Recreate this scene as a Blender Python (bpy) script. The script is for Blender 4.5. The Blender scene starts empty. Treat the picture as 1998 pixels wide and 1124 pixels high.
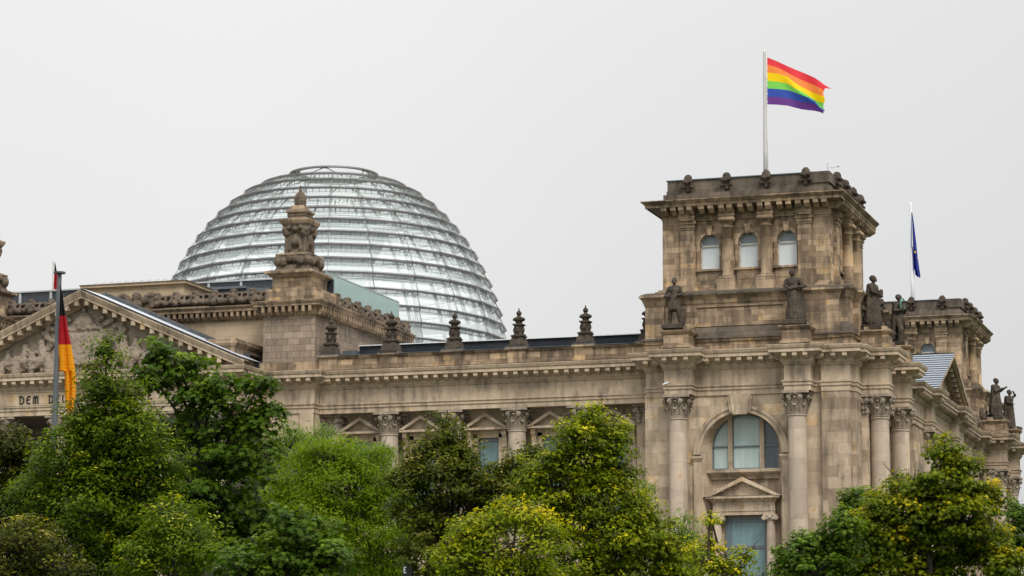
import bpy, math, random
import numpy as np
from mathutils import Vector
R = math.radians
random.seed(7); rng = np.random.default_rng(7)
sc = bpy.context.scene
col = sc.collection

# ------------------------------------------------------------------ camera
F_PX, YAW, PITCH, ROLL = 5009.5, .324354, .162074, .003949
CAM = np.array([36.1075, -178.8328, 1.6])
_f = np.array([-math.sin(YAW)*math.cos(PITCH), math.cos(YAW)*math.cos(PITCH), math.sin(PITCH)])
_r = np.array([math.cos(YAW), math.sin(YAW), 0.]); _d = np.cross(_f, _r)
_c, _s = math.cos(ROLL), math.sin(ROLL)
CM = np.array([[_c, -_s, 0], [_s, _c, 0], [0, 0, 1]]) @ np.array([_r, _d, _f])
from mathutils import Matrix
cd = bpy.data.cameras.new('camera'); cam = bpy.data.objects.new('camera', cd); col.objects.link(cam)
cd.sensor_width = 36; cd.lens = 36*F_PX/1998; cd.clip_start = 1; cd.clip_end = 5000
m4 = Matrix.Identity(4)
for i in range(3):
    m4[i][0] = CM[0][i]; m4[i][1] = -CM[1][i]; m4[i][2] = -CM[2][i]; m4[i][3] = CAM[i]
cam.matrix_world = m4
sc.camera = cam

# ------------------------------------------------------------------ world, sun, exposure
SUN_EL, SUN_AZ = R(50), R(42)         # the bright side of the cloud cover: right of the west front
w = bpy.data.worlds.new('World'); sc.world = w; w.use_nodes = True
nt = w.node_tree; nt.nodes.clear()
out = nt.nodes.new('ShaderNodeOutputWorld'); bg = nt.nodes.new('ShaderNodeBackground')
sky = nt.nodes.new('ShaderNodeTexSky'); sky.sky_type = 'NISHITA'; sky.sun_disc = False
sky.sun_elevation = SUN_EL; sky.sun_rotation = R(180)-SUN_AZ
sky.air_density = 1; sky.dust_density = 5
tc = nt.nodes.new('ShaderNodeTexCoord'); sep = nt.nodes.new('ShaderNodeSeparateXYZ')
nt.links.new(tc.outputs['Generated'], sep.inputs[0])
rp = nt.nodes.new('ShaderNodeValToRGB')   # overcast sky: brighter towards the zenith
e = rp.color_ramp.elements
e[0].position = 0.0; e[0].color = (.245, .246, .247, 1)
e[1].position = 1.0; e[1].color = (.72, .73, .75, 1)
x = e.new(.16); x.color = (.278, .278, .278, 1)
x = e.new(.30); x.color = (.300, .300, .300, 1)
x = e.new(.55); x.color = (.50, .504, .51, 1)
nt.links.new(sep.outputs['Z'], rp.inputs[0])
nz = nt.nodes.new('ShaderNodeTexNoise'); nz.inputs['Scale'].default_value = 2.2; nz.inputs['Detail'].default_value = 3
mr = nt.nodes.new('ShaderNodeMapRange'); mr.inputs[1].default_value = .3; mr.inputs[2].default_value = .7
mr.inputs[3].default_value = .96; mr.inputs[4].default_value = 1.04
nt.links.new(tc.outputs['Generated'], nz.inputs['Vector']); nt.links.new(nz.outputs[0], mr.inputs[0])
# cloud cover slightly thicker towards the south east
dt = nt.nodes.new('ShaderNodeVectorMath'); dt.operation = 'DOT_PRODUCT'; dt.inputs[1].default_value = (.95, .32, 0)
nt.links.new(tc.outputs['Generated'], dt.inputs[0])
mr2 = nt.nodes.new('ShaderNodeMapRange'); mr2.inputs[1].default_value = -.10; mr2.inputs[2].default_value = .22
mr2.inputs[3].default_value = 1.01; mr2.inputs[4].default_value = .90
nt.links.new(dt.outputs['Value'], mr2.inputs[0])
mm = nt.nodes.new('ShaderNodeMath'); mm.operation = 'MULTIPLY'
nt.links.new(mr.outputs[0], mm.inputs[0]); nt.links.new(mr2.outputs[0], mm.inputs[1])
sc_ = nt.nodes.new('ShaderNodeVectorMath'); sc_.operation = 'SCALE'
nt.links.new(rp.outputs[0], sc_.inputs[0]); nt.links.new(mm.outputs[0], sc_.inputs['Scale'])
k1 = nt.nodes.new('ShaderNodeVectorMath'); k1.operation = 'SCALE'; k1.inputs['Scale'].default_value = 30.0
nt.links.new(sc_.outputs[0], k1.inputs[0])
mx = nt.nodes.new('ShaderNodeMixRGB'); mx.inputs[0].default_value = .03
nt.links.new(k1.outputs[0], mx.inputs[1]); nt.links.new(sky.outputs[0], mx.inputs[2])
nt.links.new(mx.outputs[0], bg.inputs[0]); bg.inputs[1].default_value = .0985
nt.links.new(bg.outputs[0], out.inputs[0])
sd = bpy.data.lights.new('sun', 'SUN'); sd.energy = 2.7; sd.angle = R(20); sd.color = (1, .95, .88)
so = bpy.data.objects.new('sun', sd); col.objects.link(so)
sdir = Vector((math.cos(SUN_EL)*math.sin(SUN_AZ), -math.cos(SUN_EL)*math.cos(SUN_AZ), math.sin(SUN_EL)))
so.rotation_euler = sdir.to_track_quat('Z', 'Y').to_euler(); so.location = (60, -60, 120)
sc.view_settings.view_transform = 'Standard'; sc.view_settings.look = 'None'
sc.view_settings.exposure = 0.0; sc.view_settings.gamma = 1
sc.render.engine = 'CYCLES'
sc.cycles.max_bounces = 8; sc.cycles.transparent_max_bounces = 40; sc.cycles.diffuse_bounces = 3
sc.cycles.use_denoising = True

# ------------------------------------------------------------------ pixel helpers (where things stand in the world)
def ray(px, py): return CM.T @ np.array([(px-999)/F_PX, (py-562)/F_PX, 1.])
def at_depth(px, py, D): return CAM + D*ray(px, py)
def at_y(px, py, y): r = ray(px, py); return CAM + (y-CAM[1])/r[1]*r

# ------------------------------------------------------------------ materials
def newmat(name):
    m = bpy.data.materials.new(name); m.use_nodes = True
    n = m.node_tree; b = n.nodes['Principled BSDF']
    return m, n, b
def ramp(n, stops):
    r = n.nodes.new('ShaderNodeValToRGB'); el = r.color_ramp.elements
    el[0].position, el[0].color = stops[0][0], (*stops[0][1], 1)
    el[1].position, el[1].color = stops[-1][0], (*stops[-1][1], 1)
    for p, c in stops[1:-1]:
        x = el.new(p); x.color = (*c, 1)
    return r
def stone(name, pal, soot=.35, sootc=(.055, .045, .036), bw=1.25, bh=.46, mortar=.012, bump=.25, sootscale=.55, streak=1.0, blockvar=1.0):
    m, n, b = newmat(name); L = n.links.new
    uv = n.nodes.new('ShaderNodeUVMap'); uv.uv_map = 'UVMap'
    g = n.nodes.new('ShaderNodeNewGeometry')
    br = n.nodes.new('ShaderNodeTexBrick'); br.inputs['Scale'].default_value = 1
    br.inputs['Brick Width'].default_value = bw; br.inputs['Row Height'].default_value = bh
    br.inputs['Mortar Size'].default_value = mortar; br.inputs['Mortar Smooth'].default_value = .4
    br.inputs['Color1'].default_value = (0, 0, 0, 1); br.inputs['Color2'].default_value = (1, 1, 1, 1)
    br.inputs['Mortar'].default_value = (.3, .3, .3, 1)
    # irregular block lengths: shift u by row noise
    jn = n.nodes.new('ShaderNodeTexNoise'); jn.inputs['Scale'].default_value = 1.7; jn.inputs['Detail'].default_value = 1; L(uv.outputs[0], jn.inputs['Vector'])
    js = n.nodes.new('ShaderNodeVectorMath'); js.operation = 'MULTIPLY_ADD'; L(jn.outputs['Color'], js.inputs[0]); js.inputs[1].default_value = (.05, .02, 0); L(uv.outputs[0], js.inputs[2])
    L(js.outputs[0], br.inputs['Vector'])
    wn = n.nodes.new('ShaderNodeTexNoise'); wn.inputs['Scale'].default_value = 1.1; wn.inputs['Detail'].default_value = 6; wn.inputs['Roughness'].default_value = .65
    L(g.outputs['Position'], wn.inputs['Vector'])
    mixf = n.nodes.new('ShaderNodeMath'); mixf.operation = 'MULTIPLY_ADD'
    L(br.outputs['Color'], mixf.inputs[0]); mixf.inputs[1].default_value = .54*blockvar
    sub = n.nodes.new('ShaderNodeMath'); sub.operation = 'MULTIPLY_ADD'; L(wn.outputs[0], sub.inputs[0]); sub.inputs[1].default_value = 1.35; sub.inputs[2].default_value = -.44+.27*(1-blockvar)
    L(sub.outputs[0], mixf.inputs[2])
    cr = ramp(n, pal); L(mixf.outputs[0], cr.inputs[0])
    # soot: large blotches and vertical streaks
    mp = n.nodes.new('ShaderNodeMapping'); mp.inputs['Scale'].default_value = (1, 1, .16)
    L(g.outputs['Position'], mp.inputs[0])
    s1 = n.nodes.new('ShaderNodeTexNoise'); s1.inputs['Scale'].default_value = 2.6; s1.inputs['Detail'].default_value = 5
    L(mp.outputs[0], s1.inputs['Vector'])
    s2 = n.nodes.new('ShaderNodeTexNoise'); s2.inputs['Scale'].default_value = sootscale; s2.inputs['Detail'].default_value = 8; s2.inputs['Roughness'].default_value = .7
    L(g.outputs['Position'], s2.inputs['Vector'])
    a = n.nodes.new('ShaderNodeMath'); a.operation = 'MULTIPLY'; L(s1.outputs[0], a.inputs[0]); a.inputs[1].default_value = .5*streak
    ad = n.nodes.new('ShaderNodeMath'); ad.operation = 'MULTIPLY_ADD'; L(s2.outputs[0], ad.inputs[0]); ad.inputs[1].default_value = 1.0; L(a.outputs[0], ad.inputs[2])
    sr = n.nodes.new('ShaderNodeMapRange'); L(ad.outputs[0], sr.inputs[0])
    c0 = .5+.25*streak
    sr.inputs[1].default_value = c0-.02-(soot-.35)*.5; sr.inputs[2].default_value = c0+.20-(soot-.35)*.5
    sr.inputs[3].default_value = 0; sr.inputs[4].default_value = min(.92, .45+soot*.9)
    mix = n.nodes.new('ShaderNodeMixRGB'); L(sr.outputs[0], mix.inputs[0]); L(cr.outputs[0], mix.inputs[1]); mix.inputs[2].default_value = (*sootc, 1)
    sx = n.nodes.new('ShaderNodeSeparateXYZ'); L(g.outputs['True Normal'], sx.inputs[0])
    lm = n.nodes.new('ShaderNodeMapRange'); L(sx.outputs['Z'], lm.inputs[0]); lm.inputs[1].default_value = .25; lm.inputs[2].default_value = .7; lm.inputs[3].default_value = 0; lm.inputs[4].default_value = .8
    m0 = n.nodes.new('ShaderNodeMath'); m0.operation = 'MAXIMUM'; L(sr.outputs[0], m0.inputs[0]); L(lm.outputs[0], m0.inputs[1]); L(m0.outputs[0], mix.inputs[0])
    mo = n.nodes.new('ShaderNodeMixRGB'); mo.blend_type = 'MULTIPLY'
    L(br.outputs['Fac'], mo.inputs[0]); L(mix.outputs[0], mo.inputs[1]); mo.inputs[2].default_value = (.55, .52, .5, 1)
    L(mo.outputs[0], b.inputs['Base Color']); b.inputs['Roughness'].default_value = .9
    b.inputs['Specular IOR Level'].default_value = .25
    fn = n.nodes.new('ShaderNodeTexNoise'); fn.inputs['Scale'].default_value = 9; fn.inputs['Detail'].default_value = 6
    L(g.outputs['Position'], fn.inputs['Vector'])
    bp = n.nodes.new('ShaderNodeBump'); bp.inputs['Strength'].default_value = bump; bp.inputs['Distance'].default_value = .06
    L(fn.outputs[0], bp.inputs['Height']); L(bp.outputs[0], b.inputs['Normal'])
    return m
PAL_L = [(.0, (.27, .202, .138)), (.3, (.43, .335, .236)), (.55, (.53, .42, .302)), (.72, (.61, .495, .362)), (.80, (.61, .41, .19)), (.88, (.63, .49, .335)), (1, (.69, .565, .42))]
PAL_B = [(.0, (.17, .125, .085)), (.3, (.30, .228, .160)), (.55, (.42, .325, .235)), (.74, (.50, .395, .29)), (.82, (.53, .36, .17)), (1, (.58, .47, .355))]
PAL_M = [(.0, (.10, .070, .045)), (.25, (.22, .156, .100)), (.5, (.37, .270, .178)), (.72, (.50, .368, .240)), (.82, (.56, .355, .145)), (.9, (.57, .43, .29)), (1, (.67, .53, .38))]
PAL_D = [(.0, (.09, .072, .056)), (.4, (.13, .105, .08)), (.7, (.19, .15, .115)), (1, (.29, .235, .18))]
PAL_O = [(.0, (.33, .25, .165)), (.5, (.43, .33, .22)), (1, (.52, .41, .29))]
M = {}
M['light'] = stone('sandstone_light', PAL_L, soot=.36, sootc=(.14, .11, .082), bw=1.55, bh=.82, mortar=.008)
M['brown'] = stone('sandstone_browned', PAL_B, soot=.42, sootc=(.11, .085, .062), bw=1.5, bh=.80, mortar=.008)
M['browntrim'] = stone('sandstone_browned_trim', PAL_B, soot=.40, sootc=(.11, .086, .064), bw=2.2, bh=9, mortar=.006, blockvar=.6)
M['trim'] = stone('sandstone_trim', PAL_L, soot=.40, sootc=(.14, .11, .082), bw=2.2, bh=9, mortar=.006, blockvar=.6)
M['mid'] = stone('sandstone_weathered', PAL_M, soot=.46, sootc=(.075, .06, .046), bh=.42, bw=1.0)
M['midtrim'] = stone('sandstone_weathered_trim', PAL_M, soot=.48, sootc=(.07, .056, .043), bw=1.9, bh=9, mortar=.008, blockvar=.7)
M['dark'] = stone('sooty_stone', PAL_D, soot=.5, bh=.6, bw=1.6, blockvar=.6)
M['carve'] = stone('carved_stone', [(.0, (.08, .06, .042)), (.5, (.15, .115, .083)), (1, (.27, .215, .16))], soot=.46, sootc=(.06, .048, .038), bh=9, bw=9, mortar=0, blockvar=0, bump=.6, sootscale=1.4)
M['relief'] = stone('relief_stone', [(.0, (.21, .168, .128)), (.5, (.30, .242, .188)), (1, (.38, .31, .25))], soot=.3, sootc=(.12, .10, .08), bh=9, bw=9, mortar=0, blockvar=0, bump=.6, sootscale=1.6)
M['capital'] = stone('capital_stone', [(.0, (.22, .175, .13)), (.5, (.32, .26, .2)), (1, (.42, .345, .27))], soot=.36, sootc=(.10, .085, .068), bh=9, bw=9, mortar=0, blockvar=0, bump=.5, sootscale=1.8)
M['statue'] = stone('statue_stone', [(.0, (.035, .027, .02)), (.5, (.07, .054, .040)), (1, (.17, .135, .10))], soot=.4, sootc=(.03, .026, .021), bh=9, bw=9, mortar=0, blockvar=0, bump=.6, sootscale=1.6)
M['shaft'] = stone('column_drums', [(0, (.30, .245, .19)), (.5, (.44, .36, .28)), (.78, (.52, .43, .335)), (.9, (.52, .37, .20)), (1, (.5, .42, .33))], soot=.22, sootc=(.28, .23, .18), bw=2.3, bh=2.1, mortar=.008, streak=1.0)
M['tshaft'] = stone('tower_column_stone', PAL_M, soot=.34, sootc=(.12, .095, .075), bw=9, bh=1.6, mortar=.01)
M['ochre'] = stone('ochre_sandstone', PAL_O, soot=.12, sootc=(.25, .2, .14), bh=.55, bw=1.6, mortar=.008)
M['brick'] = stone('rough_ashlar', [(.0, (.17, .13, .095)), (.4, (.26, .20, .15)), (.7, (.34, .27, .2)), (1, (.42, .34, .26))], soot=.36, sootc=(.10, .085, .07), bh=.50, bw=.95, mortar=.02, bump=.6)
def simple(name, c, rough=.6, metal=0, noise=.0, nscale=4, spec=.5):
    m, n, b = newmat(name)
    b.inputs['Roughness'].default_value = rough; b.inputs['Metallic'].default_value = metal
    b.inputs['Specular IOR Level'].default_value = spec
    if noise:
        g = n.nodes.new('ShaderNodeNewGeometry'); t = n.nodes.new('ShaderNodeTexNoise'); t.inputs['Scale'].default_value = nscale; t.inputs['Detail'].default_value = 6
        n.links.new(g.outputs['Position'], t.inputs['Vector'])
        r = ramp(n, [(.25, tuple(v*(1-noise) for v in c)), (.75, tuple(min(1, v*(1+noise)) for v in c))])
        n.links.new(t.outputs[0], r.inputs[0]); n.links.new(r.outputs[0], b.inputs['Base Color'])
    else: b.inputs['Base Color'].default_value = (*c, 1)
    return m
M['lead'] = simple('lead_sheet', (.44, .46, .49), .45, .1, .12)
M['zinc'] = simple('zinc_roof', (.34, .38, .42), .3, .6, .12, 1.5)
M['seam'] = simple('roof_seam', (.07, .08, .10), .6)
M['flash'] = simple('dark_flashing', (.11, .13, .145), .5, .2, .25)
M['slate'] = stone('slate_tiles', [(.0, (.045, .052, .06)), (.5, (.075, .085, .095)), (1, (.12, .13, .14))], soot=.15, bh=.28, bw=.42, mortar=.02, bump=.2)
M['roofband'] = stone('dark_roof_louvres', [(.0, (.018, .022, .03)), (.5, (.03, .036, .045)), (1, (.05, .055, .065))], soot=.1, bh=.16, bw=7, mortar=.02)
M['white'] = simple('white_metal', (.72, .73, .74), .4)
M['steel'] = simple('dome_steel', (.20, .19, .185), .45, .3, .15)
M['steelp'] = simple('pale_steel', (.42, .43, .44), .4, .2)
M['ribgrey'] = simple('rib_grey', (.24, .25, .26), .5, .1)
M['pole'] = simple('flagpole_paint', (.50, .48, .46), .45, .1, .12, 1.0)
M['polesteel'] = simple('dark_grey_pole', (.085, .095, .105), .5, .2, .15)
M['ramp'] = simple('ramp_panel', (.50, .53, .55), .5)
M['bark'] = simple('bark', (.035, .028, .022), .9, 0, .4, 6)
M['black'] = simple('black_plastic', (.02, .022, .025), .5)
M['patina'] = simple('green_patina', (.10, .26, .18), .8, 0, .3, 8)
M['bronze'] = simple('letter_bronze', (.022, .018, .014), .6)
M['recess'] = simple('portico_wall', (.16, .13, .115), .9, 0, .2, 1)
def glassmat(name, tint, base, fac):
    m = bpy.data.materials.new(name); m.use_nodes = True; n = m.node_tree; n.nodes.clear()
    o = n.nodes.new('ShaderNodeOutputMaterial'); t = n.nodes.new('ShaderNodeBsdfTransparent'); t.inputs[0].default_value = (*tint, 1)
    g = n.nodes.new('ShaderNodeBsdfGlossy'); g.inputs['Roughness'].default_value = .04; g.inputs[0].default_value = (.95, 1, .98, 1)
    d = n.nodes.new('ShaderNodeBsdfDiffuse'); d.inputs[0].default_value = (*base, 1)
    lw = n.nodes.new('ShaderNodeFresnel'); lw.inputs[0].default_value = 1.5
    geo = n.nodes.new('ShaderNodeNewGeometry')
    m1 = n.nodes.new('ShaderNodeMixShader'); m1.inputs[0].default_value = fac
    m2 = n.nodes.new('ShaderNodeMixShader')
    n.links.new(t.outputs[0], m1.inputs[1]); n.links.new(d.outputs[0], m1.inputs[2])
    sm = n.nodes.new('ShaderNodeMath'); sm.operation = 'MULTIPLY'; sm.inputs[1].default_value = .28; sm.use_clamp = True
    n.links.new(lw.outputs[0], sm.inputs[0]); n.links.new(sm.outputs[0], m2.inputs[0])
    n.links.new(m1.outputs[0], m2.inputs[1]); n.links.new(g.outputs[0], m2.inputs[2]); n.links.new(m2.outputs[0], o.inputs[0])
    return m
M['domeglass'] = glassmat('dome_glass', (.94, .97, .96), (.82, .89, .87), .23)
M['balglass'] = glassmat('green_glass', (.70, .82, .80), (.38, .50, .47), .75)
def pane(name, c, rough=.12, noise=.25):
    m, n, b = newmat(name)
    b.inputs['Roughness'].default_value = rough; b.inputs['Specular IOR Level'].default_value = .6
    g = n.nodes.new('ShaderNodeNewGeometry'); t = n.nodes.new('ShaderNodeTexNoise'); t.inputs['Scale'].default_value = .9; t.inputs['Detail'].default_value = 3
    mp = n.nodes.new('ShaderNodeMapping'); mp.inputs['Scale'].default_value = (3.2, 3.2, .5)
    n.links.new(g.outputs['Position'], mp.inputs[0]); n.links.new(mp.outputs[0], t.inputs['Vector'])
    r = ramp(n, [(.3, tuple(v*(1-noise) for v in c)), (.7, tuple(min(1, v*(1+noise)) for v in c))])
    n.links.new(t.outputs[0], r.inputs[0]); n.links.new(r.outputs[0], b.inputs['Base Color'])
    return m
M['blind'] = pane('window_with_pale_blind', (.40, .50, .475), .15, .10)
M['teal'] = pane('teal_window_glass', (.13, .22, .23), .1, .15)
M['tealdark'] = pane('dark_window_glass', (.07, .10, .115), .1)
M['towerblind'] = pane('tower_window_blind', (.58, .62, .64), .2, .06)
M['skypane'] = pane('tower_window_glass', (.18, .22, .235), .08, .1)
M['darkpane'] = pane('dark_parapet_glass', (.03, .035, .045), .25, .3)
M['frame'] = simple('window_frame', (.13, .15, .16), .5)
M['framel'] = simple('pale_window_frame', (.50, .48, .44), .5)

# ------------------------------------------------------------------ mesh builder
class MB:
    def __init__(s, T=None): s.v = []; s.f = []; s.m = []; s.T = T; s.sm = False
    def P(s, p):
        s.v.append(s.T(*p) if s.T else tuple(p)); return len(s.v)-1
    def face(s, pts, m=0): s.f.append([s.P(p) for p in pts]); s.m.append(m)
    def box(s, x0, x1, y0, y1, z0, z1, m=0):
        i = [s.P(p) for p in ((x0,y0,z0),(x1,y0,z0),(x1,y1,z0),(x0,y1,z0),(x0,y0,z1),(x1,y0,z1),(x1,y1,z1),(x0,y1,z1))]
        for q in ((0,1,5,4),(1,2,6,5),(2,3,7,6),(3,0,4,7),(4,5,6,7),(3,2,1,0)): s.f.append([i[k] for k in q]); s.m.append(m)
    def prism(s, pts, a0, a1, axis='y', m=0):
        """pts in the plane across axis, extruded between a0 and a1"""
        def q(p, a): return (p[0], a, p[1]) if axis == 'y' else ((a, p[0], p[1]) if axis == 'x' else (p[0], p[1], a))
        A = [s.P(q(p, a0)) for p in pts]; B = [s.P(q(p, a1)) for p in pts]; n = len(pts)
        s.f.append(A); s.m.append(m); s.f.append(B[::-1]); s.m.append(m)
        for k in range(n): s.f.append([A[k], A[(k+1) % n], B[(k+1) % n], B[k]]); s.m.append(m)
    def lathe(s, cx, cy, prof, n=16, m=0, a0=0., sx=1, sy=1):
        rings = []
        for r, z in prof: rings.append([s.P((cx+sx*r*math.cos(a0+2*math.pi*k/n), cy+sy*r*math.sin(a0+2*math.pi*k/n), z)) for k in range(n)])
        for a, b in zip(rings, rings[1:]):
            for k in range(n): s.f.append([a[k], a[(k+1) % n], b[(k+1) % n], b[k]]); s.m.append(m)
        s.f.append(rings[0][::-1]); s.m.append(m); s.f.append(rings[-1]); s.m.append(m)
    def sq(s, cx, cy, prof, m=0, kx=1, ky=1):
        s.lathe(cx, cy, [(r*math.sqrt(2), z) for r, z in prof], 4, m, math.pi/4, kx, ky)
    def tube(s, p0, p1, r0, r1=None, n=6, m=0, caps=True):
        r1 = r0 if r1 is None else r1
        a, b = Vector(p0), Vector(p1); d = (b-a)
        if d.length < 1e-6: return
        d.normalize(); u = d.orthogonal().normalized(); v = d.cross(u)
        A = []; B = []
        for k in range(n):
            t = 2*math.pi*k/n; o = u*math.cos(t)+v*math.sin(t)
            A.append(s.P(a+o*r0)); B.append(s.P(b+o*r1))
        for k in range(n): s.f.append([A[k], A[(k+1) % n], B[(k+1) % n], B[k]]); s.m.append(m)
        if caps: s.f.append(A[::-1]); s.m.append(m); s.f.append(B); s.m.append(m)
    def ball(s, c, r, n=8, m=0, sx=1, sy=1, sz=1):
        prof = [(max(.001, math.sin(math.pi*k/n)), -math.cos(math.pi*k/n)) for k in range(n+1)]
        rings = [[s.P((c[0]+r*sx*p*math.cos(2*math.pi*j/(n+2)), c[1]+r*sy*p*math.sin(2*math.pi*j/(n+2)), c[2]+r*sz*z)) for j in range(n+2)] for p, z in prof]
        for a, b in zip(rings, rings[1:]):
            for k in range(n+2): s.f.append([a[k], a[(k+1) % (n+2)], b[(k+1) % (n+2)], b[k]]); s.m.append(m)
    def limb(s, p0, p1, r0, r1, m=0):
        s.tube(p0, p1, r0, r1, 9, m, False); s.ball(p0, r0, 6, m); s.ball(p1, r1, 6, m)
    def run(s, path, prof, m=0, closed=False, caps=True):
        """moulding: profile (out, z) swept along a plan path, outward on the right hand"""
        n = len(path); off = []
        def nrm(a, b):
            dx, dy = b[0]-a[0], b[1]-a[1]; l = math.hypot(dx, dy); return (dy/l, -dx/l)
        for i in range(n):
            ns = []
            if closed or i > 0: ns.append(nrm(path[i-1], path[i]))
            if closed or i < n-1: ns.append(nrm(path[i], path[(i+1) % n]))
            if len(ns) == 1: off.append(ns[0])
            else:
                a, b = ns; k = 1+a[0]*b[0]+a[1]*b[1]; off.append(((a[0]+b[0])/k, (a[1]+b[1])/k))
        idx = [[s.P((path[i][0]+off[i][0]*o, path[i][1]+off[i][1]*o, z)) for (o, z) in prof] for i in range(n)]
        for i in range(n if closed else n-1):
            A, B = idx[i], idx[(i+1) % n]
            for k in range(len(prof)-1): s.f.append([A[k], B[k], B[k+1], A[k+1]]); s.m.append(m)
        if caps and not closed:
            s.f.append(idx[0][::-1]); s.m.append(m); s.f.append(idx[-1]); s.m.append(m)
    def blocks(s, path, sp, w, o0, o1, z0, z1, m=0, closed=False, taper=.3, margin=.2):
        """modillions / dentils along a plan path"""
        n = len(path)
        for i in range(n if closed else n-1):
            a, b = path[i], path[(i+1) % n]; L = math.hypot(b[0]-a[0], b[1]-a[1])
            if L < .7: continue
            tx, ty = (b[0]-a[0])/L, (b[1]-a[1])/L; nx, ny = ty, -tx
            c = max(1, round((L-2*margin)/sp)+1)
            for k in range(c):
                t = L/2 if c == 1 else margin+(L-2*margin)*k/(c-1)
                x, y = a[0]+tx*t, a[1]+ty*t
                def q(u, o, z): return (x+tx*u+nx*o, y+ty*u+ny*o, z)
                h = w/2; zz = z0+(z1-z0)*taper
                I = [s.P(p) for p in (q(-h,o0,z0), q(h,o0,z0), q(h*.85,o0+(o1-o0)*.55,z0), q(-h*.85,o0+(o1-o0)*.55,z0), q(-h,o1,zz), q(h,o1,zz), q(h,o1,z1), q(-h,o1,z1), q(h,o0,z1), q(-h,o0,z1))]
                for f in ((0,1,2,3),(3,2,5,4),(4,5,6,7),(7,6,8,9),(1,8,6,2),(2,6,5),(0,3,7,9),(3,4,7)): s.f.append([I[j] for j in f]); s.m.append(m)
    def build(s, name, mats, parent=None, smooth=False, bevel=0):
        me = bpy.data.meshes.new(name)
        me.from_pydata([tuple(p) for p in s.v], [], s.f); 
        if not isinstance(mats, (list, tuple)): mats = [mats]
        for x in mats: me.materials.append(x)
        me.polygons.foreach_set('material_index', s.m)
        if smooth: me.polygons.foreach_set('use_smooth', [True]*len(s.f))
        # uv in metres, by the dominant direction of each face
        nl = len(me.loops); co = np.empty(len(s.v)*3); me.vertices.foreach_get('co', co); co = co.reshape(-1, 3)
        vi = np.empty(nl, int); me.loops.foreach_get('vertex_index', vi)
        tot = np.empty(len(me.polygons), int); me.polygons.foreach_get('loop_total', tot)
        no = np.empty(len(me.polygons)*3); me.polygons.foreach_get('normal', no); no = np.abs(no.reshape(-1, 3))
        fi = np.repeat(np.arange(len(tot)), tot); a = no.argmax(1)[fi]; c = co[vi]
        U = np.where(a == 0, c[:, 1]+.37, c[:, 0]); V = np.where(a == 2, c[:, 1], c[:, 2])
        uvl = me.uv_layers.new(name='UVMap'); uvl.data.foreach_set('uv', np.stack([U, V], 1).ravel())
        me.update()
        ob = bpy.data.objects.new(name, me); col.objects.link(ob)
        if parent: ob.parent = parent
        if bevel:
            bm_ = ob.modifiers.new('bevel', 'BEVEL'); bm_.width = bevel; bm_.segments = 1; bm_.limit_method = 'ANGLE'
        return ob
def empty(name, loc=(0, 0, 0), parent=None):
    o = bpy.data.objects.new(name, None); o.location = loc; o.empty_display_size = .5; col.objects.link(o)
    if parent: o.parent = parent
    return o
def tag(o, label=None, cat=None, group=None, kind=None):
    if label: o['label'] = label
    if cat: o['category'] = cat
    if group: o['group'] = group
    if kind: o['kind'] = kind
    return o
def cluster(ob, voxel, disp=.0, size=.3):
    """fuse the lumps of a carving into one continuous surface and roughen it"""
    r = ob.modifiers.new('remesh', 'REMESH'); r.mode = 'VOXEL'; r.voxel_size = voxel; r.use_smooth_shade = True
    if disp:
        t = bpy.data.textures.get('carving%g' % size) or bpy.data.textures.new('carving%g' % size, 'CLOUDS'); t.noise_scale = size; t.noise_depth = 2
        d = ob.modifiers.new('disp', 'DISPLACE'); d.texture = t; d.strength = disp; d.texture_coords = 'GLOBAL'

# ------------------------------------------------------------------ ground
g = MB(); g.face([(-2500, -2500, 0), (2500, -2500, 0), (2500, 2500, 0), (-2500, 2500, 0)])
gm = simple('lawn', (.045, .07, .022), .95, 0, .35, .4)
tag(g.build('ground', gm), kind='structure')
g = MB(); g.face([(-140, -60, .004), (60, -60, .004), (60, -8, .004), (-140, -8, .004)])
tag(g.build('forecourt_pavement', stone('paving', [(0, (.2, .19, .17)), (1, (.3, .29, .27))], .2, bw=.6, bh=.4), None), kind='structure')

# ------------------------------------------------------------------ the building
B = empty('parliament_building', (0, 0, 0))
tag(B, 'long weathered sandstone parliament building with corner towers, pediment and glass dome', 'building')

ARCH = [(0, 23.66), (0, 24.02), (.07, 24.05), (.07, 24.22), (.14, 24.30), (.14, 24.40), (0, 24.42), (0, 25.45), (.06, 25.5), (.16, 25.66), (.22, 25.72), (.22, 25.95), (.25, 25.98), (.85, 26.42), (.85, 26.30), (.90, 26.30), (.90, 26.52), (.97, 26.58), (1.05, 26.78), (1.05, 26.83), (0, 26.95)]
def entablature(name, path, closed=False, mat='trim'):
    b = MB(); b.run(path, [(-.9, 23.66)]+ARCH+[(-.9, 26.95)], 0, closed)
    b.blocks(path, .80, .33, .2, .84, 25.88, 26.42, 0, closed)
    b.blocks(path, .26, .14, .05, .16, 25.5, 25.62, 0, closed, 1, .1)
    return b.build(name, M[mat], B)
WY = 1.3
entablature('wing_entablature', [(-39.9, WY), (-13.4, WY)])
PP = [(-13.4, 6), (-13.4, -.4), (-13.3, -.4), (-13.3, -1.5), (-11.55, -1.5), (-11.55, -2.9), (-9.55, -2.9), (-9.55, -1.6), (-2.85, -1.6), (-2.85, -2.9), (-.95, -2.9), (-.95, -1.6), (-.4, -1.6), (-.4, -1.95), (1.65, -1.95), (1.65, -1.3), (1.95, -1.3), (1.95, .8), (3.85, .8), (3.85, 2.45), (1.95, 2.45), (1.95, 9.2), (3.85, 9.2), (3.85, 10.8), (1.95, 10.8), (1.95, 13.2), (1.2, 13.2), (1.2, 20.5)]
entablature('pavilion_entablature', PP)
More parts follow.
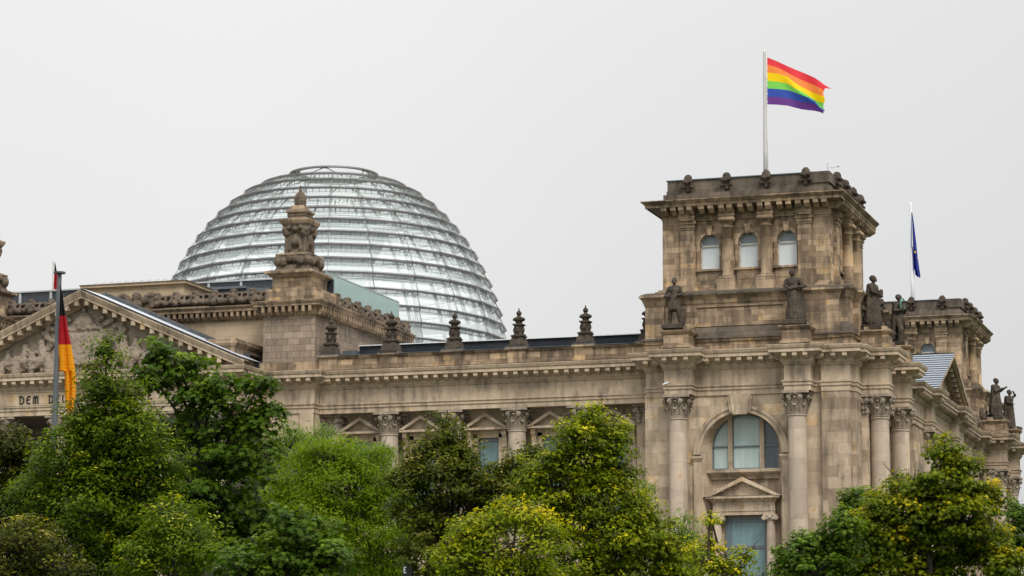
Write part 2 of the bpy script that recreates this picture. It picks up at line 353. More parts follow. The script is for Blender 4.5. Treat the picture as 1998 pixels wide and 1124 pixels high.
SP = [(1.2, 20.5), (2.3, 20.5), (2.3, 25.3), (2.9, 25.3), (2.9, 27), (2.3, 27), (2.3, 38), (2.9, 38), (2.9, 39.6), (2.3, 39.6), (2.3, 46), (1.2, 46), (1.2, 58.8)]
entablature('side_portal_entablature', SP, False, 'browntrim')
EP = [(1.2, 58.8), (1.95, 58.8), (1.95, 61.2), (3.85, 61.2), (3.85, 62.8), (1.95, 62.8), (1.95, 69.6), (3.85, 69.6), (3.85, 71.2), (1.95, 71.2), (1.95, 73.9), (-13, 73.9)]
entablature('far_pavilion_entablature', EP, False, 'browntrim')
PC = -57.3
QP = [(PC-18, 3), (PC-18, .3), (PC-12.9, .3), (PC-12.9, -4.05), (-44.4, -4.05), (-44.4, .3), (-39.95, .3), (-39.95, 1.5)]
entablature('portal_entablature', QP)

# --- walls
def arch_pts(cx, zs, r, n=16): return [(cx-r*math.cos(math.pi*k/n), zs+r*math.sin(math.pi*k/n)) for k in range(n+1)]
def arch_wall(b, x0, x1, z0, z1, y, cx, zs, r, zb, yb, cx2=None, zs2=None, r2=None, m=0, mr=0, n=16):
    """wall in plane y with an arched opening, its reveal going back to yb"""
    A = arch_pts(cx, zs, r, n)
    b.face([(x0, y, z0), (cx-r, y, z0), (cx-r, y, zs), (x0, y, zs)], m); b.face([(cx+r, y, z0), (x1, y, z0), (x1, y, zs), (cx+r, y, zs)], m)
    if zb > z0: b.face([(cx-r, y, z0), (cx+r, y, z0), (cx+r, y, zb), (cx-r, y, zb)], m)
    b.face([(x0, y, zs)]+[(p[0], y, p[1]) for p in A[:n//2+1]]+[(cx, y, z1), (x0, y, z1)], m)
    b.face([(p[0], y, p[1]) for p in A[n//2:]]+[(x1, y, zs), (x1, y, z1), (cx, y, z1)], m)
    cx2 = cx if cx2 is None else cx2; zs2 = zs if zs2 is None else zs2; r2 = r if r2 is None else r2
    F = [(cx-r, zb)]+A+[(cx+r, zb)]; G = [(cx2-r2, zb)]+arch_pts(cx2, zs2, r2, n)+[(cx2+r2, zb)]
    for k in range(len(F)-1): b.face([(F[k][0], y, F[k][1]), (F[k+1][0], y, F[k+1][1]), (G[k+1][0], yb, G[k+1][1]), (G[k][0], yb, G[k][1])], mr)
    b.face([(F[0][0], y, zb), (G[0][0], yb, zb), (G[-1][0], yb, zb), (F[-1][0], y, zb)], mr)
ACX = -6.3
b = MB()
b.box(-13.38, -11.5, -1.45, 6, 0, 23.9)
arch_wall(b, -11.5, -.4, 0, 23.9, -1.5, ACX, 19.45, 2.95, 0, -.3, None, 20.0, 2.42)
# niche back wall with a hole for the arched window
b.face([(ACX-2.42, -.3, 0), (ACX+2.42, -.3, 0), (ACX+2.42, -.3, 18.4), (ACX-2.42, -.3, 18.4)])
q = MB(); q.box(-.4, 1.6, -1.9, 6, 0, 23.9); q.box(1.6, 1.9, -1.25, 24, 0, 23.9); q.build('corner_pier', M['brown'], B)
b.face([(-13.4, 4, 23.9), (1.9, 4, 23.9), (1.9, -1, 23.9), (-13.4, -1, 23.9)])
b.box(-39.9, -13.4, 3.2, 6, 0, 23.9)
pav = b.build('pavilion_wall', M['light'], B)
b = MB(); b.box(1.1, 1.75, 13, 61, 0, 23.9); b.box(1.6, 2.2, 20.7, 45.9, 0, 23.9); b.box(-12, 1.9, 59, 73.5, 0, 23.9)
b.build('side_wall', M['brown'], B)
b = MB()
b.box(-44.35, -40.0, .4, 6, 0, 23.9); b.build('flank_wall', M['light'], B)
b = MB(); b.box(PC-18, PC-12.9, .4, 6, 0, 23.9); b.build('flank_wall', M['light'], B)
# corner quoin grooves on the flank and pilasters
for x in (-44.2, -41.1): b = MB(); b.box(x, x+1.1, .22, .5, 0, 23.66); b.build('flank_pilaster', M['trim'], B)
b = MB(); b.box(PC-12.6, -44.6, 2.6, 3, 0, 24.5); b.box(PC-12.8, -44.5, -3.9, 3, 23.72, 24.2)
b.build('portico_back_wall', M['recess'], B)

# arch surround, keystone, imposts and window of the pavilion
b = MB()
def ring(b, cx, zs, r0, r1, y0, y1, n=24, m=0, a0=0, a1=math.pi):
    for k in range(n):
        t0, t1 = a0+(a1-a0)*k/n, a0+(a1-a0)*(k+1)/n
        P = lambda r, t, y: (cx-r*math.cos(t), y, zs+r*math.sin(t))
        b.face([P(r0,t0,y0), P(r1,t0,y0), P(r1,t1,y0), P(r0,t1,y0)], m)
        b.face([P(r1,t0,y0), P(r1,t0,y1), P(r1,t1,y1), P(r1,t1,y0)], m)
        b.face([P(r0,t0,y0), P(r0,t1,y0), P(r0,t1,y1), P(r0,t0,y1)], m)
ring(b, ACX, 19.45, 3.25, 3.47, -1.74, -1.5); ring(b, ACX, 19.45, 2.95, 3.25, -1.66, -1.5)
for s in (-1, 1):
    x = ACX+s*3.2
    b.box(x-.26, x+.26, -1.66, -1.49, 0, 19.0); b.run([(x-.28, -1.5), (x-.28, -1.68), (x+.28, -1.68), (x+.28, -1.5)], [(0, 18.95), (.04, 19.05), (.12, 19.2), (.12, 19.32), (0, 19.36)])
b.build('arch_surround', M['trim'], B)
b = MB(); b.prism([(ACX-.48, 22.25), (ACX+.48, 22.25), (ACX+.72, 23.66), (ACX-.72, 23.66)], -1.95, -1.45)
b.prism([(ACX-.86, 23.5), (ACX-.72, 22.45), (ACX-.5, 22.3), (ACX-.74, 23.6)], -1.85, -1.45); b.prism([(ACX+.86, 23.5), (ACX+.74, 23.6), (ACX+.5, 22.3), (ACX+.72, 22.45)], -1.85, -1.45)
b.build('keystone', M['light'], B, bevel=.03)
# arched window (glass, stone mullions, transom)
W = MB(); pts = [(ACX-2.42, 18.4)]+arch_pts(ACX, 20.0, 2.42)+[(ACX+2.42, 18.4)]
W.face([(p[0], -.18, p[1]) for p in pts])
aw = W.build('arched_window', M['blind'], B)
for x in (-1.08, 1.24): b = MB(); b.box(ACX+x-.16, ACX+x+.16, -.42, -.2, 18.4, 22.2); b.build('mullion', M['trim'], aw)
b = MB(); b.box(ACX-2.4, ACX+2.4, -.30, -.2, 20.05, 20.15)
for x in (-2.36, -1.24, -.92, 1.08, 1.40, 2.36): b.box(ACX+x-.05, ACX+x+.05, -.28, -.2, 18.45, 20.2+math.sqrt(max(0, 2.3**2-x*x)))
b.box(ACX-2.4, ACX+2.4, -.27, -.2, 18.42, 18.55); ring(b, ACX, 20.0, 2.32, 2.42, -.28, -.2)
b.build('window_frame', M['frame'], aw)
b = MB(); b.box(ACX+1.42, ACX+2.4, -.21, -.19, 18.5, 21.9); b.build('dark_pane', M['tealdark'], aw)  # right-hand pane in the darker glass colour
b = MB()
b.run([(ACX-2.9, -.35), (ACX+2.9, -.35)], [(0, 17.75), (.25, 17.75), (.25, 18.0), (.35, 18.02), (.62, 18.2), (.62, 18.42), (0, 18.46)])
b.blocks([(ACX-2.9, -.35), (ACX+2.9, -.35)], .13, .07, .25, .42, 17.86, 18.03, 0, False, 1, .05)
b.build('window_sill', M['trim'], B)
# aedicule below
b = MB()
b.run([(ACX-2.25, -.4), (ACX-2.25, -1.0), (ACX+2.25, -1.0), (ACX+2.25, -.4)], [(-.5, 15.15), (0, 15.15), (0, 15.4), (.05, 15.42), (.05, 15.5), (0, 15.52), (0, 16.05), (.1, 16.1), (.12, 16.2), (.42, 16.32), (.42, 16.46), (.46, 16.5), (0, 16.52), (-.5, 16.52)])
b.blocks([(ACX-2.25, -1.0), (ACX+2.25, -1.0)], .58, .2, .1, .36, 16.14, 16.32, 0, False, .6, .2)
b.prism([(ACX-2.4, 16.5), (ACX+2.4, 16.5), (ACX, 17.55)], -1.0, -.4)
for s in (-1, 1):
    b.prism([(ACX+s*2.85, 16.45), (ACX+s*2.35, 16.45), (ACX, 17.52), (ACX, 17.82)] if s < 0 else [(ACX, 17.82), (ACX, 17.52), (ACX+2.35, 16.45), (ACX+2.85, 16.45)], -1.48, -.4)
    for k in range(4):
        t = .14+k*.22; x = ACX+s*(2.4*(1-t)); z = 16.5+1.02*t
        b.box(x-.11, x+.11, -1.36, -1.0, z-.1, z+.08)
b.build('pediment', M['trim'], B)
def ionic(b, x, y, ztop, r, m=0):
    b.lathe(x, y, [(r, 0), (r, ztop-1.6), (r*.88, ztop-.45), (r, ztop-.42), (r, ztop-.36)], 16, m)
    b.box(x-r*1.45, x+r*1.45, y-r*1.2, y+r*1.2, ztop-.1, ztop, m); b.box(x-r*1.2, x+r*1.2, y-r*1.05, y+r, ztop-.36, ztop-.1, m)
    for s in (-1, 1):
        b.tube((x+s*r*1.3, y-r*1.25, ztop-.25), (x+s*r*1.3, y+r, ztop-.25), .16, None, 10, m); b.tube((x+s*r*1.3, y-r*1.4, ztop-.25), (x+s*r*1.3, y-r, ztop-.25), .07, None, 8, m)
    b.ball((x, y-r*1.2, ztop-.2), .14, 6, m)
for s in (-1.95, 1.95):
    b = MB(); ionic(b, ACX+s, -.95, 15.14, .33); b.build('window_column', M['shaft'], B)
dw = MB(); dw.box(ACX-1.45, ACX+1.45, -.36, -.31, 4, 15.0); dwo = dw.build('tall_window', M['teal'], B)
b = MB()
for x in (-1.4, -1.1, 1.42): b.box(ACX+x-.06, ACX+x+.06, -.46, -.33, 4, 14.98)
for z in (14.9, 14.72, 12.98, 12.86, 10.9, 10.78): b.box(ACX-1.45, ACX+1.45, -.44, -.33, z-.05, z+.05)
b.build('window_frame', M['frame'], dwo)

# --- capitals and columns
def corinthian(b, cx, cy, z0, z1, r, m=0, half=None):
    h = z1-z0
    b.lathe(cx, cy, [(r*1.02, z0), (r*1.1, z0+.03*h), (r*1.1, z0+.07*h), (r*.98, z0+.09*h), (r*1.0, z0+.45*h), (r*1.12, z0+.7*h), (r*1.3, z0+.86*h)], 16, m)
    a = r*1.42
    pts = []
    for k in range(4):
        t = math.pi/4+k*math.pi/2
        pts += [(a*1.38*math.cos(t-.09), a*1.38*math.sin(t-.09)), (a*1.38*math.cos(t+.09), a*1.38*math.sin(t+.09)), (a*.9*math.cos(t+math.pi/4), a*.9*math.sin(t+math.pi/4))]
    b.prism([(cx+p[0], cy+p[1]) for p in pts], z0+.88*h, z1, 'z', m)
    for row, (zb, zt, rr, of, wd) in enumerate(((.08, .42, .34, 0, .42), (.3, .66, .40, .5, .42))):
        for k in range(8):
            t = (k+of)*math.pi/4; c, s = math.cos(t), math.sin(t)
            prof = [(r*1.0, zb), (r*1.12, zb+(zt-zb)*.5), (r*1.22, zt-.02), (r*(1.0+rr*1.05), zt+.02), (r*(1.0+rr*1.15), zt-.07)]
            ws = [wd*r*.85, wd*r, wd*r*.9, wd*r*.65, wd*r*.4]
            for (p, q, w0, w1) in zip(prof, prof[1:], ws, ws[1:]):
                P = lambda rad, zz, w_: (cx+rad*c-w_*s, cy+rad*s+w_*c, z0+zz*h)
                b.face([P(p[0], p[1], -w0), P(p[0], p[1], w0), P(q[0], q[1], w1), P(q[0], q[1], -w1)], m)
                b.face([P(p[0]+.05*r, p[1], 0), P(p[0], p[1], -w0), P(q[0], q[1], -w1), P(q[0]+.07*r, q[1], 0)], m)
                b.face([P(p[0]+.05*r, p[1], 0), P(p[0], p[1], w0), P(q[0], q[1], w1), P(q[0]+.07*r, q[1], 0)], m)
    for k in range(4):
        t = math.pi/4+k*math.pi/2; c, s = math.cos(t), math.sin(t)
        for off in (-.34, .34):                      # paired corner volutes
            tt = t+off; ox, oy = cx+r*1.42*math.cos(tt), cy+r*1.42*math.sin(tt)
            ax = Vector((math.cos(t+math.copysign(math.pi/4, off)), math.sin(t+math.copysign(math.pi/4, off)), 0))
            p = Vector((ox, oy, z0+.72*h))
            b.tube(p-ax*.12*r, p+ax*.16*r, .235*r, None, 12, m); b.tube(p, p+ax*.24*r, .10*r, None, 8, m)
            b.tube(p+Vector((0, 0, .2*r)), Vector((cx+r*1.25*math.cos(t+off*2.2), cy+r*1.25*math.sin(t+off*2.2), z0+.84*h)), .07*r, None, 5, m)
        t2 = k*math.pi/2
        b.ball((cx+r*1.32*math.cos(t2), cy+r*1.32*math.sin(t2), z0+.9*h), .24*r, 6, m)
        b.ball((cx+r*1.2*math.cos(t2), cy+r*1.2*math.sin(t2), z0+.7*h), .15*r, 6, m)
def column(name, cx, cy, r=.68, z0=0, zc=22.03, z1=23.66, sm='shaft'):
    b = MB(); b.lathe(cx, cy, [(r*1.35, z0), (r*1.35, z0+.3), (r*1.15, z0+.5), (r*1.04, z0+.7), (r*1.03, z0+8), (r*.94, zc-.12), (r*1.04, zc-.1), (r*1.04, zc)], 48)
    o = b.build(name, M[sm], B, smooth=False)
    c = MB(); corinthian(c, cx, cy, zc, z1, r); c.build('capital', M['capital'], o)
    return o
for x in (-10.72, -2.08): column('column', x, -2.22)
for x, y in ((3.05, 1.6), (3.05, 10.0), (2.15, 26.2), (2.15, 38.8), (3.05, 62), (3.05, 70.4)): column('column', x, y)
for x in (-34.5, -29.4, -24.3, -19.15): column('column', x, 2.15, .70)
# pilasters: behind the end columns of the wing, beside the south columns
def pilaster(x0, x1, y0, y1, zc=22.05, z1=23.66, mat='light'):
    b = MB(); b.box(x0, x1, y0, y1, 0, zc); o = b.build('pilaster', M[mat], B)
    c = MB(); cx, cy = (x0+x1)/2, (y0+y1)/2; hx, hy = (x1-x0)/2, (y1-y0)/2
    c.box(x0-.02, x1+.02, y0-.02, y1+.02, zc, z1-.2); c.box(x0-.28, x1+.28, y0-.28, y1+.28, z1-.2, z1-.002)
    for (ux, uy, L, ox, oy) in ((1, 0, hx, 0, y0), (0, 1, hy, x1, 0), (0, 1, hy, x0, 0)):
        sgn = -1 if (ox == 0 or ox == x0) else 1
        n = max(2, int(L*2/.42))
        for row in (0, 1):
            for k in range(n):
                t = -L+(k+.5)*2*L/n
                X = cx+t if ux else ox+sgn*.06; Y = oy-.06 if ux else cy+t
                c.ball((X, Y, zc+.42+row*.42), .19, 5, 0, 1 if ux else .6, .6 if ux else 1, 1.3)
                c.ball((X+(0 if ux else sgn*.14), Y-(.14 if ux else 0), zc+.6+row*.42), .12, 5)
        for s in (-1, 1):
            if ux: p = Vector((cx+s*L*.95, oy-.05, zc+1.18)); ax = Vector((0, -1, 0))
            else: p = Vector((ox+sgn*.05, cy+s*L*.95, zc+1.18)); ax = Vector((sgn, 0, 0))
            c.tube(p, p+ax*.22, .19, None, 12); c.tube(p, p+ax*.3, .08, None, 8)
    c.build('capital', M['capital'], o)
pilaster(-39.9, -38.6, 2.0, 3.4); pilaster(-15.0, -13.7, 2.0, 3.4); pilaster(1.9, 2.35, .9, 2.3)
pilaster(1.9, 2.3, 9.3, 10.7); pilaster(1.9, 2.8, 58.9, 60.2)
# --- portico columns
for k in range(6): column('portico_column', -46.0-4.55*k, -3.1, .66)

# --- wing windows
for cx in (-36.9, -31.95, -26.8, -21.7, -16.85):
    b = MB(); b.box(cx-.84, cx+.84, 3.12, 3.19, 15.5, 21.6); wo = b.build('window', M['teal'], B)
    b = MB()
    for x in (-.78, .8): b.box(cx+x-.07, cx+x+.07, 3.02, 3.12, 15.5, 21.6)
    b.box(cx-.8, cx+.8, 3.02, 3.12, 21.35, 21.6); b.box(cx-.8, cx+.8, 3.03, 3.12, 18.6, 18.72)
    b.build('window_frame', M['frame'], wo)
    b = MB()
    for s in (-1, 1): b.box(cx+s*1.0-.16, cx+s*1.0+.16, 2.78, 3.2, 15, 21.9)
    b.box(cx-1.16, cx+1.16, 2.78, 3.2, 21.62, 21.95)
    b.box(cx-1.25, cx+1.25, 2.7, 3.2, 21.95, 22.15)
    for s in (-1, 1):
        b.prism([(2.64, 22.14), (2.2, 22.14), (2.25, 21.8), (2.45, 21.55), (2.55, 21.1), (2.48, 20.9), (2.64, 20.85)], cx+s*1.4-.17, cx+s*1.4+.17, 'x')
        b.box(cx+s*1.4-.2, cx+s*1.4+.2, 2.65, 3.2, 15, 22.1)
    b.build('window_surround', M['light'], wo)
    b = MB(); b.prism([(cx-1.5, 22.3), (cx+1.5, 22.3), (cx, 23.15)], 2.45, 3.2)
    b.box(cx-1.75, cx+1.75, 2.0, 3.2, 22.15, 22.32)
    b.prism([(cx-1.78, 22.32), (cx-1.4, 22.32), (cx, 23.15), (cx, 23.42)], 1.95, 3.2); b.prism([(cx+1.78, 22.32), (cx, 23.42), (cx, 23.15), (cx+1.4, 22.32)], 1.95, 3.2)
    b.build('window_pediment', M['trim'], wo)

# --- wing parapet, roof band, finials
b = MB(); b.box(-39.9, -13.2, .75, 1.6, 26.9, 27.88)
b.run([(-39.9, .75), (-13.2, .75)], [(0, 26.93), (.1, 26.93), (.1, 27.1), (0, 27.15)]); b.run([(-39.9, .75), (-13.2, .75)], [(0, 27.78), (.08, 27.8), (.16, 27.9), (.16, 27.98), (-.9, 28.0)])
FX = (-39.0, -34.05, -28.95, -23.85, -18.65, -13.85)
for x in FX: b.box(x-.72, x+.72, .6, 1.7, 26.92, 27.85); b.run([(x-.72, 1.7), (x-.72, .6), (x+.72, .6), (x+.72, 1.7)], [(0, 27.8), (.08, 27.84), (.16, 27.93), (.16, 28.03), (-.5, 28.05)])
b.build('wing_parapet', M['mid'], B)
b = MB()
for x in FX: b.box(x-.85, x+.85, .5, 1.8, 28.04, 28.14)
b.box(-39.9, -13.2, .5, .9, 27.995, 28.03)
b.build('lead_capping', M['flash'], B)
def finial(cx, cy, z0, k=1.0):
    b = MB()
    S = lambda P: [(r*k, z0+z*k) for r, z in P]
    b.sq(cx, cy, S([(.66, 0), (.66, .14), (.58, .18), (.5, .55), (.44, .62), (.44, .7)]))
    b.sq(cx, cy, S([(.36, .7), (.50, .78), (.50, .86), (.30, .95), (.26, 1.35), (.30, 1.6), (.40, 1.66), (.40, 1.74), (.24, 1.78)]))
    b.lathe(cx, cy, S([(.2, 1.75), (.26, 1.9), (.40, 2.05), (.42, 2.2), (.3, 2.26), (.17, 2.3), (.13, 2.42), (.2, 2.5), (.21, 2.6), (.12, 2.72), (.05, 2.8), (.04, 2.95)]), 12)
    for s in range(4):
        t = s*math.pi/2; c, q = math.cos(t), math.sin(t)
        b.ball((cx+.42*k*c, cy+.42*k*q, z0+.82*k), .17*k, 5, 0); b.ball((cx+.3*k*c, cy+.3*k*q, z0+1.3*k), .16*k, 5, 0, 1, 1, 1.7)
        for u in (0, .79): b.ball((cx+.4*k*math.cos(t+u), cy+.4*k*math.sin(t+u), z0+2.1*k), .1*k, 4)
    return b.build('finial', M['statue'], B)
for i, x in enumerate(FX): finial(x, 1.15, 28.13, 1.08 if i == 1 else 1.0)
b = MB(); b.box(-38.2, -13.4, 5, 5.4, 27, 29.28)
b.build('roof_band', M['roofband'], B)
b = MB(); b.box(-38.25, -13.4, 4.85, 9, 29.3, 29.37); b.build('roof_edge_trim', M['white'], B)
b = MB(); b.box(-39.3, -38.2, 4.2, 5.2, 27, 28.9); b.build('roof_cabinet', M['flash'], B)
b = MB(); b.box(-110, -13.5, 6, 70, 20, 28.5); b.box(-13.5, .9, 11.5, 61, 20, 27.0); b.build('roof_deck', M['flash'], B)

# --- pavilion attic below the tower
def attic(y0, y1, flip):
    """sooty attic storey: y0 is its west face, y1 its east face"""
    b = MB()
    P1 = [(-13.2, y1), (-13.2, y0), (1.5, y0), (1.5, y1)]
    b.box(-13.2, 1.5, y0, y1, 26.9, 30.3)
    b.run(P1, [(0, 26.9), (.25, 26.95), (.25, 27.5), (.35, 27.55), (.42, 27.7), (.2, 27.85), (.12, 28.2), (0, 28.6)])
    b.run(P1, [(0, 30.3), (.08, 30.4), (.2, 30.75), (.38, 30.95), (.38, 31.1), (-.6, 31.3)])
    b.box(-13.1, 1.4, y0+.1, y1-.1, 30.3, 31.28)
    return b
for (y0, y1, nm) in ((-1.25, 13.8, 'attic'), (59.7, 74.8, 'attic')):
    b = attic(y0, y1, 0)
    # corner piers of the attic and the framed panel
    for (x0, x1) in ((-13.3, -11.9), (-1.5, .9)):
        b.box(x0, x1, y0-.35, y0+.2, 27.5, 30.4); b.run([(x0, y0), (x0, y0-.35), (x1, y0-.35), (x1, y0)], [(0, 30.2), (.08, 30.4), (.2, 30.7), (.38, 30.9), (.38, 31.05), (-.4, 31.2)])
    for (c0, c1) in ((y0+1.6, y0+3.6), (y1-3.6, y1-1.6)):
        b.box(1.2, 1.95, c0, c1, 27.5, 30.4); b.run([(1.5, c0), (1.95, c0), (1.95, c1), (1.5, c1)], [(0, 30.2), (.08, 30.4), (.2, 30.7), (.38, 30.9), (.38, 31.05), (-.4, 31.2)])
    b.run([(-9.6, y0), (-3.1, y0)], [(0, 28.7), (.07, 28.7), (.07, 28.82), (0, 28.86)]); b.run([(-9.6, y0), (-3.1, y0)], [(0, 30.05), (.1, 30.1), (.1, 30.2), (0, 30.25)])
    for x in (-9.7, -3.15): b.box(x, x+.14, y0-.07, y0+.1, 28.7, 30.2)
    b.build(nm, M['mid'], B)
    b = MB(); P1 = [(-13.2, y1), (-13.2, y0), (1.5, y0), (1.5, y1)]
    b.run(P1, [(0, 27.74), (.46, 27.74), (.46, 27.84), (.26, 27.95), (.18, 28.25), (.05, 28.62), (0, 28.66)]); b.build('sooty_base_moulding', M['dark'], B)
    b = MB(); b.run(P1, [(.3, 30.97), (.44, 30.97), (.44, 31.14), (.1, 31.3), (-.5, 31.36)]); b.build('sooty_ledge', M['dark'], B)
# pedestals over the columns
for (x, y, nm) in ((-10.55, -2.45, 0), (-1.95, -2.45, 0), (3.0, 1.6, 1), (3.0, 10.0, 1), (3.0, 62, 1), (3.0, 70.4, 1)):
    b = MB(); h = .92
    b.box(x-h if nm == 0 else 1.5, x+h, y-h if nm else y-h, y+h if nm else -1.2, 26.95, 28.0)
    x0 = x-h if nm == 0 else 1.4; pth = [(x0, y+h if nm else -1.2), (x0, y-h), (x+h, y-h), (x+h, y+h if nm else -1.2)]
    b.run(pth, [(0, 26.95), (.12, 26.96), (.12, 27.15), (0, 27.2)]); b.run(pth, [(0, 27.9), (.12, 28.0), (.22, 28.12), (.22, 28.22), (-.4, 28.3)])
    b.sq(x, y, [(.82, 28.25), (.80, 28.5), (.6, 28.55)])
    b.build('pedestal', M['mid'], B)

# --- corner tower
def tower(dy, name='corner_tower'):
    T = empty(name, (0, 0, 0), B)
    WX, DYY = 12.4, 12.5
    front = lambda u, w_, z: (-12.4+u, dy-w_, z)
    side = lambda u, w_, z: (w_, dy+u*DYY/12.4, z)
    path = [(-12.4, dy+DYY), (-12.4, dy), (0, dy), (0, dy+DYY)]
    wall = MB(); orn = MB(); trim = MB()
    wall.box(-12.38, -.02, dy+.6, dy+DYY, 31.2, 37); wall.box(-12.38, -11, dy+.02, dy+DYY, 31.2, 37); 
    cen = (3.52, 6.38, 9.24); edges = (2.2, 4.95, 7.8, 10.3)
    for fr in (front, side):
        wall.T = fr
        # local frame: (u, -w) plane; arch_wall uses y as -w
        tr = fr; wall.T = lambda x, y, z, tr=tr: tr(x, -y, z)
        wall.face([(0, 0, 31.2), (2.2, 0, 31.2), (2.2, 0, 36.9), (0, 0, 36.9)]); wall.face([(10.3, 0, 31.2), (12.4, 0, 31.2), (12.4, 0, 36.9), (10.3, 0, 36.9)])
        for c, a, bb in zip(cen, edges, edges[1:]): arch_wall(wall, a, bb, 31.2, 36.9, .12, c, 35.0, .72, 33.1, .55)
        wall.face([(2.2, 0, 31.2), (2.2, .12, 31.2), (2.2, .12, 36.9), (2.2, 0, 36.9)]); wall.face([(10.3, 0, 31.2), (10.3, .12, 31.2), (10.3, .12, 36.9), (10.3, 0, 36.9)])
    wall.T = None; wall.build('tower_wall', M['mid'], T)
    for fi, fr in enumerate((front, side)):
        for c in cen:
            p = MB(lambda x, y, z, tr=fr: tr(x, -y, z))
            A = arch_pts(c, 35.0, .72, 12)
            p.face([(c-.72, .5, 34.84), (c+.72, .5, 34.84)]+[(q[0], .5, q[1]) for q in A[::-1]], 1)
            p.face([(c-.72, .5, 33.1), (c+.72, .5, 33.1), (c+.72, .5, 34.84), (c-.72, .5, 34.84)], 0)
            p.box(c-.72, c+.72, .4, .5, 34.8, 34.92, 2); p.box(c-.72, c-.64, .4, .5, 33.1, 35.0, 2); p.box(c+.64, c+.72, .4, .5, 33.1, 35.0, 2); p.box(c-.72, c+.72, .4, .5, 33.1, 33.16, 2)
            ring(p, c, 35.0, .66, .72, .4, .5, 12, 2)
            p.build('arched_window', [M['towerblind'], M['skypane'], M['framel']], T)
    # ornament: pilasters, columns, arch hoods, keystones, panels
    for fi, fr in enumerate((front, side)):
        tr = lambda x, y, z, t=fr: t(x, -y, z)
        b = MB(tr)
        for c in cen:
            ring(b, c, 35.0, .72, .95, .04, .14, 12); b.box(c-.95, c-.72, .04, .14, 33.1, 35.0); b.box(c+.72, c+.95, .04, .14, 33.1, 35.0)
            b.box(c-1.0, c+1.0, -.12, .3, 32.95, 33.1); b.box(c-.85, c+.85, .02, .16, 32.25, 32.95)
            b.prism([(c-.16, 35.62), (c+.16, 35.62), (c+.25, 36.3), (c-.25, 36.3)], -.1, .2, 'y')
        b.box(2.3, 10.3, -.28, .2, 31.28, 31.95); b.box(2.3, 10.3, -.16, .2, 31.95, 32.2)
        b.build('window_hoods', M['mid'], T)
        for x0, x1 in ((1.4, 2.45), (10.1, 11.1)):
            b = MB(tr)
            b.box(x0, x1, -.22, .15, 32.4, 36.2); b.box(x0-.06, x1+.06, -.28, .15, 36.05, 36.12); b.box(x0-.05, x1+.05, -.28, .15, 36.2, 36.45); b.box(x0-.14, x1+.14, -.36, .15, 36.45, 36.7)
            b.box(x0-.06, x1+.06, -.3, .15, 32.2, 32.45); b.box(x0-.12, x1+.12, -.42, .15, 31.28, 32.2)
            b.build('tower_pilaster', M['mid'], T)
        for c in (4.95, 7.8):
            b = MB(); X, Y, _ = fr(c, .28, 0)
            b.lathe(X, Y, [(.5, 32.35), (.5, 32.5), (.44, 32.6), (.42, 32.65), (.43, 34), (.38, 36.0), (.44, 36.02), (.44, 36.1), (.39, 36.14), (.39, 36.3), (.5, 36.45)], 20)
            b.box(X-.58, X+.58, Y-.58, Y+.58, 36.45, 36.7); b.box(X-.56, X+.56, Y-.56, Y+.56, 32.2, 32.37); b.box(X-.66, X+.66, Y-.66, Y+.66, 31.28, 32.2)
            o = b.build('tower_column', M['tshaft'], T)
            for p in o.data.polygons: p.use_smooth = len(p.vertices) == 4 and abs(p.normal.z) < .3 and p.area < 1
    # entablature with ressauts over the orders
    def rp_(fr):
        L = []
        for x0, x1 in ((1.35, 2.5), (4.4, 5.5), (7.25, 8.35), (10.05, 11.15)):
            for u, w_ in ((x0, .05), (x0, .5 if x1 < 3 or x0 > 9 else .62), (x1, .5 if x1 < 3 or x0 > 9 else .62), (x1, .05)): L.append(fr(u, w_, 0)[:2])
        return L
    ep = [(-12.4, dy+DYY), (-12.4, dy-.05), *rp_(front), (.05, dy-.05), *rp_(side), (.05, dy+DYY)]
    b = MB(); b.run(ep, [(-.3, 36.7), (0, 36.7), (0, 36.85), (.05, 36.87), (.05, 37.0), (0, 37.02), (0, 37.2), (-.3, 37.2)])
    b.run(ep, [(-.3, 37.2), (0, 37.2), (.04, 37.25), (.04, 37.3), (0, 37.32), (0, 37.62), (-.3, 37.62)])
    b.run(path, [(-.3, 37.6), (.5, 37.6), (.95, 37.72), (.95, 37.66), (1.05, 37.66), (1.05, 37.86), (1.12, 37.9), (1.32, 38.08), (1.32, 38.14), (.4, 38.3), (-.3, 38.3)])
    for fr in (front, side):
        for u in (.35, 1.05, 1.65, 2.25, 3.15, 3.85, 4.65, 5.25, 6.05, 6.75, 7.5, 8.1, 8.95, 9.6, 10.3, 10.95, 11.6, 12.2):
            o = .62 if (4.4 < u < 5.5 or 7.25 < u < 8.35) else (.5 if (1.3 < u < 2.5 or 10 < u < 11.2) else .05)
            b.T = lambda x, y, z, t=fr: t(x, y, z)
            b.blocks([(u-.36, 0), (u+.36, 0)][::-1], 9, .40, o-.02, 1.02, 37.14, 37.66, 0, False, .5)
    b.T = None; b.build('tower_cornice', M['midtrim'], T)
    # parapet
    b = MB(); b.box(-12.25, .15, dy-.3, dy+DYY+.3, 38.2, 38.72); b.box(-12.05, -.05, dy-.12, dy+DYY+.1, 38.72, 39.0); b.box(-12.0, -.1, dy-.05, dy+DYY+.05, 39.0, 39.75)
    b.box(-1.35, .1, dy-.22, dy+DYY+.2, 39.0, 39.8)
    b.build('parapet', M['dark'], T)
    b = MB(); b.box(-12.06, -.04, dy-.14, dy+DYY+.14, 39.76, 39.83); b.build('parapet_capping', M['flash'], T)
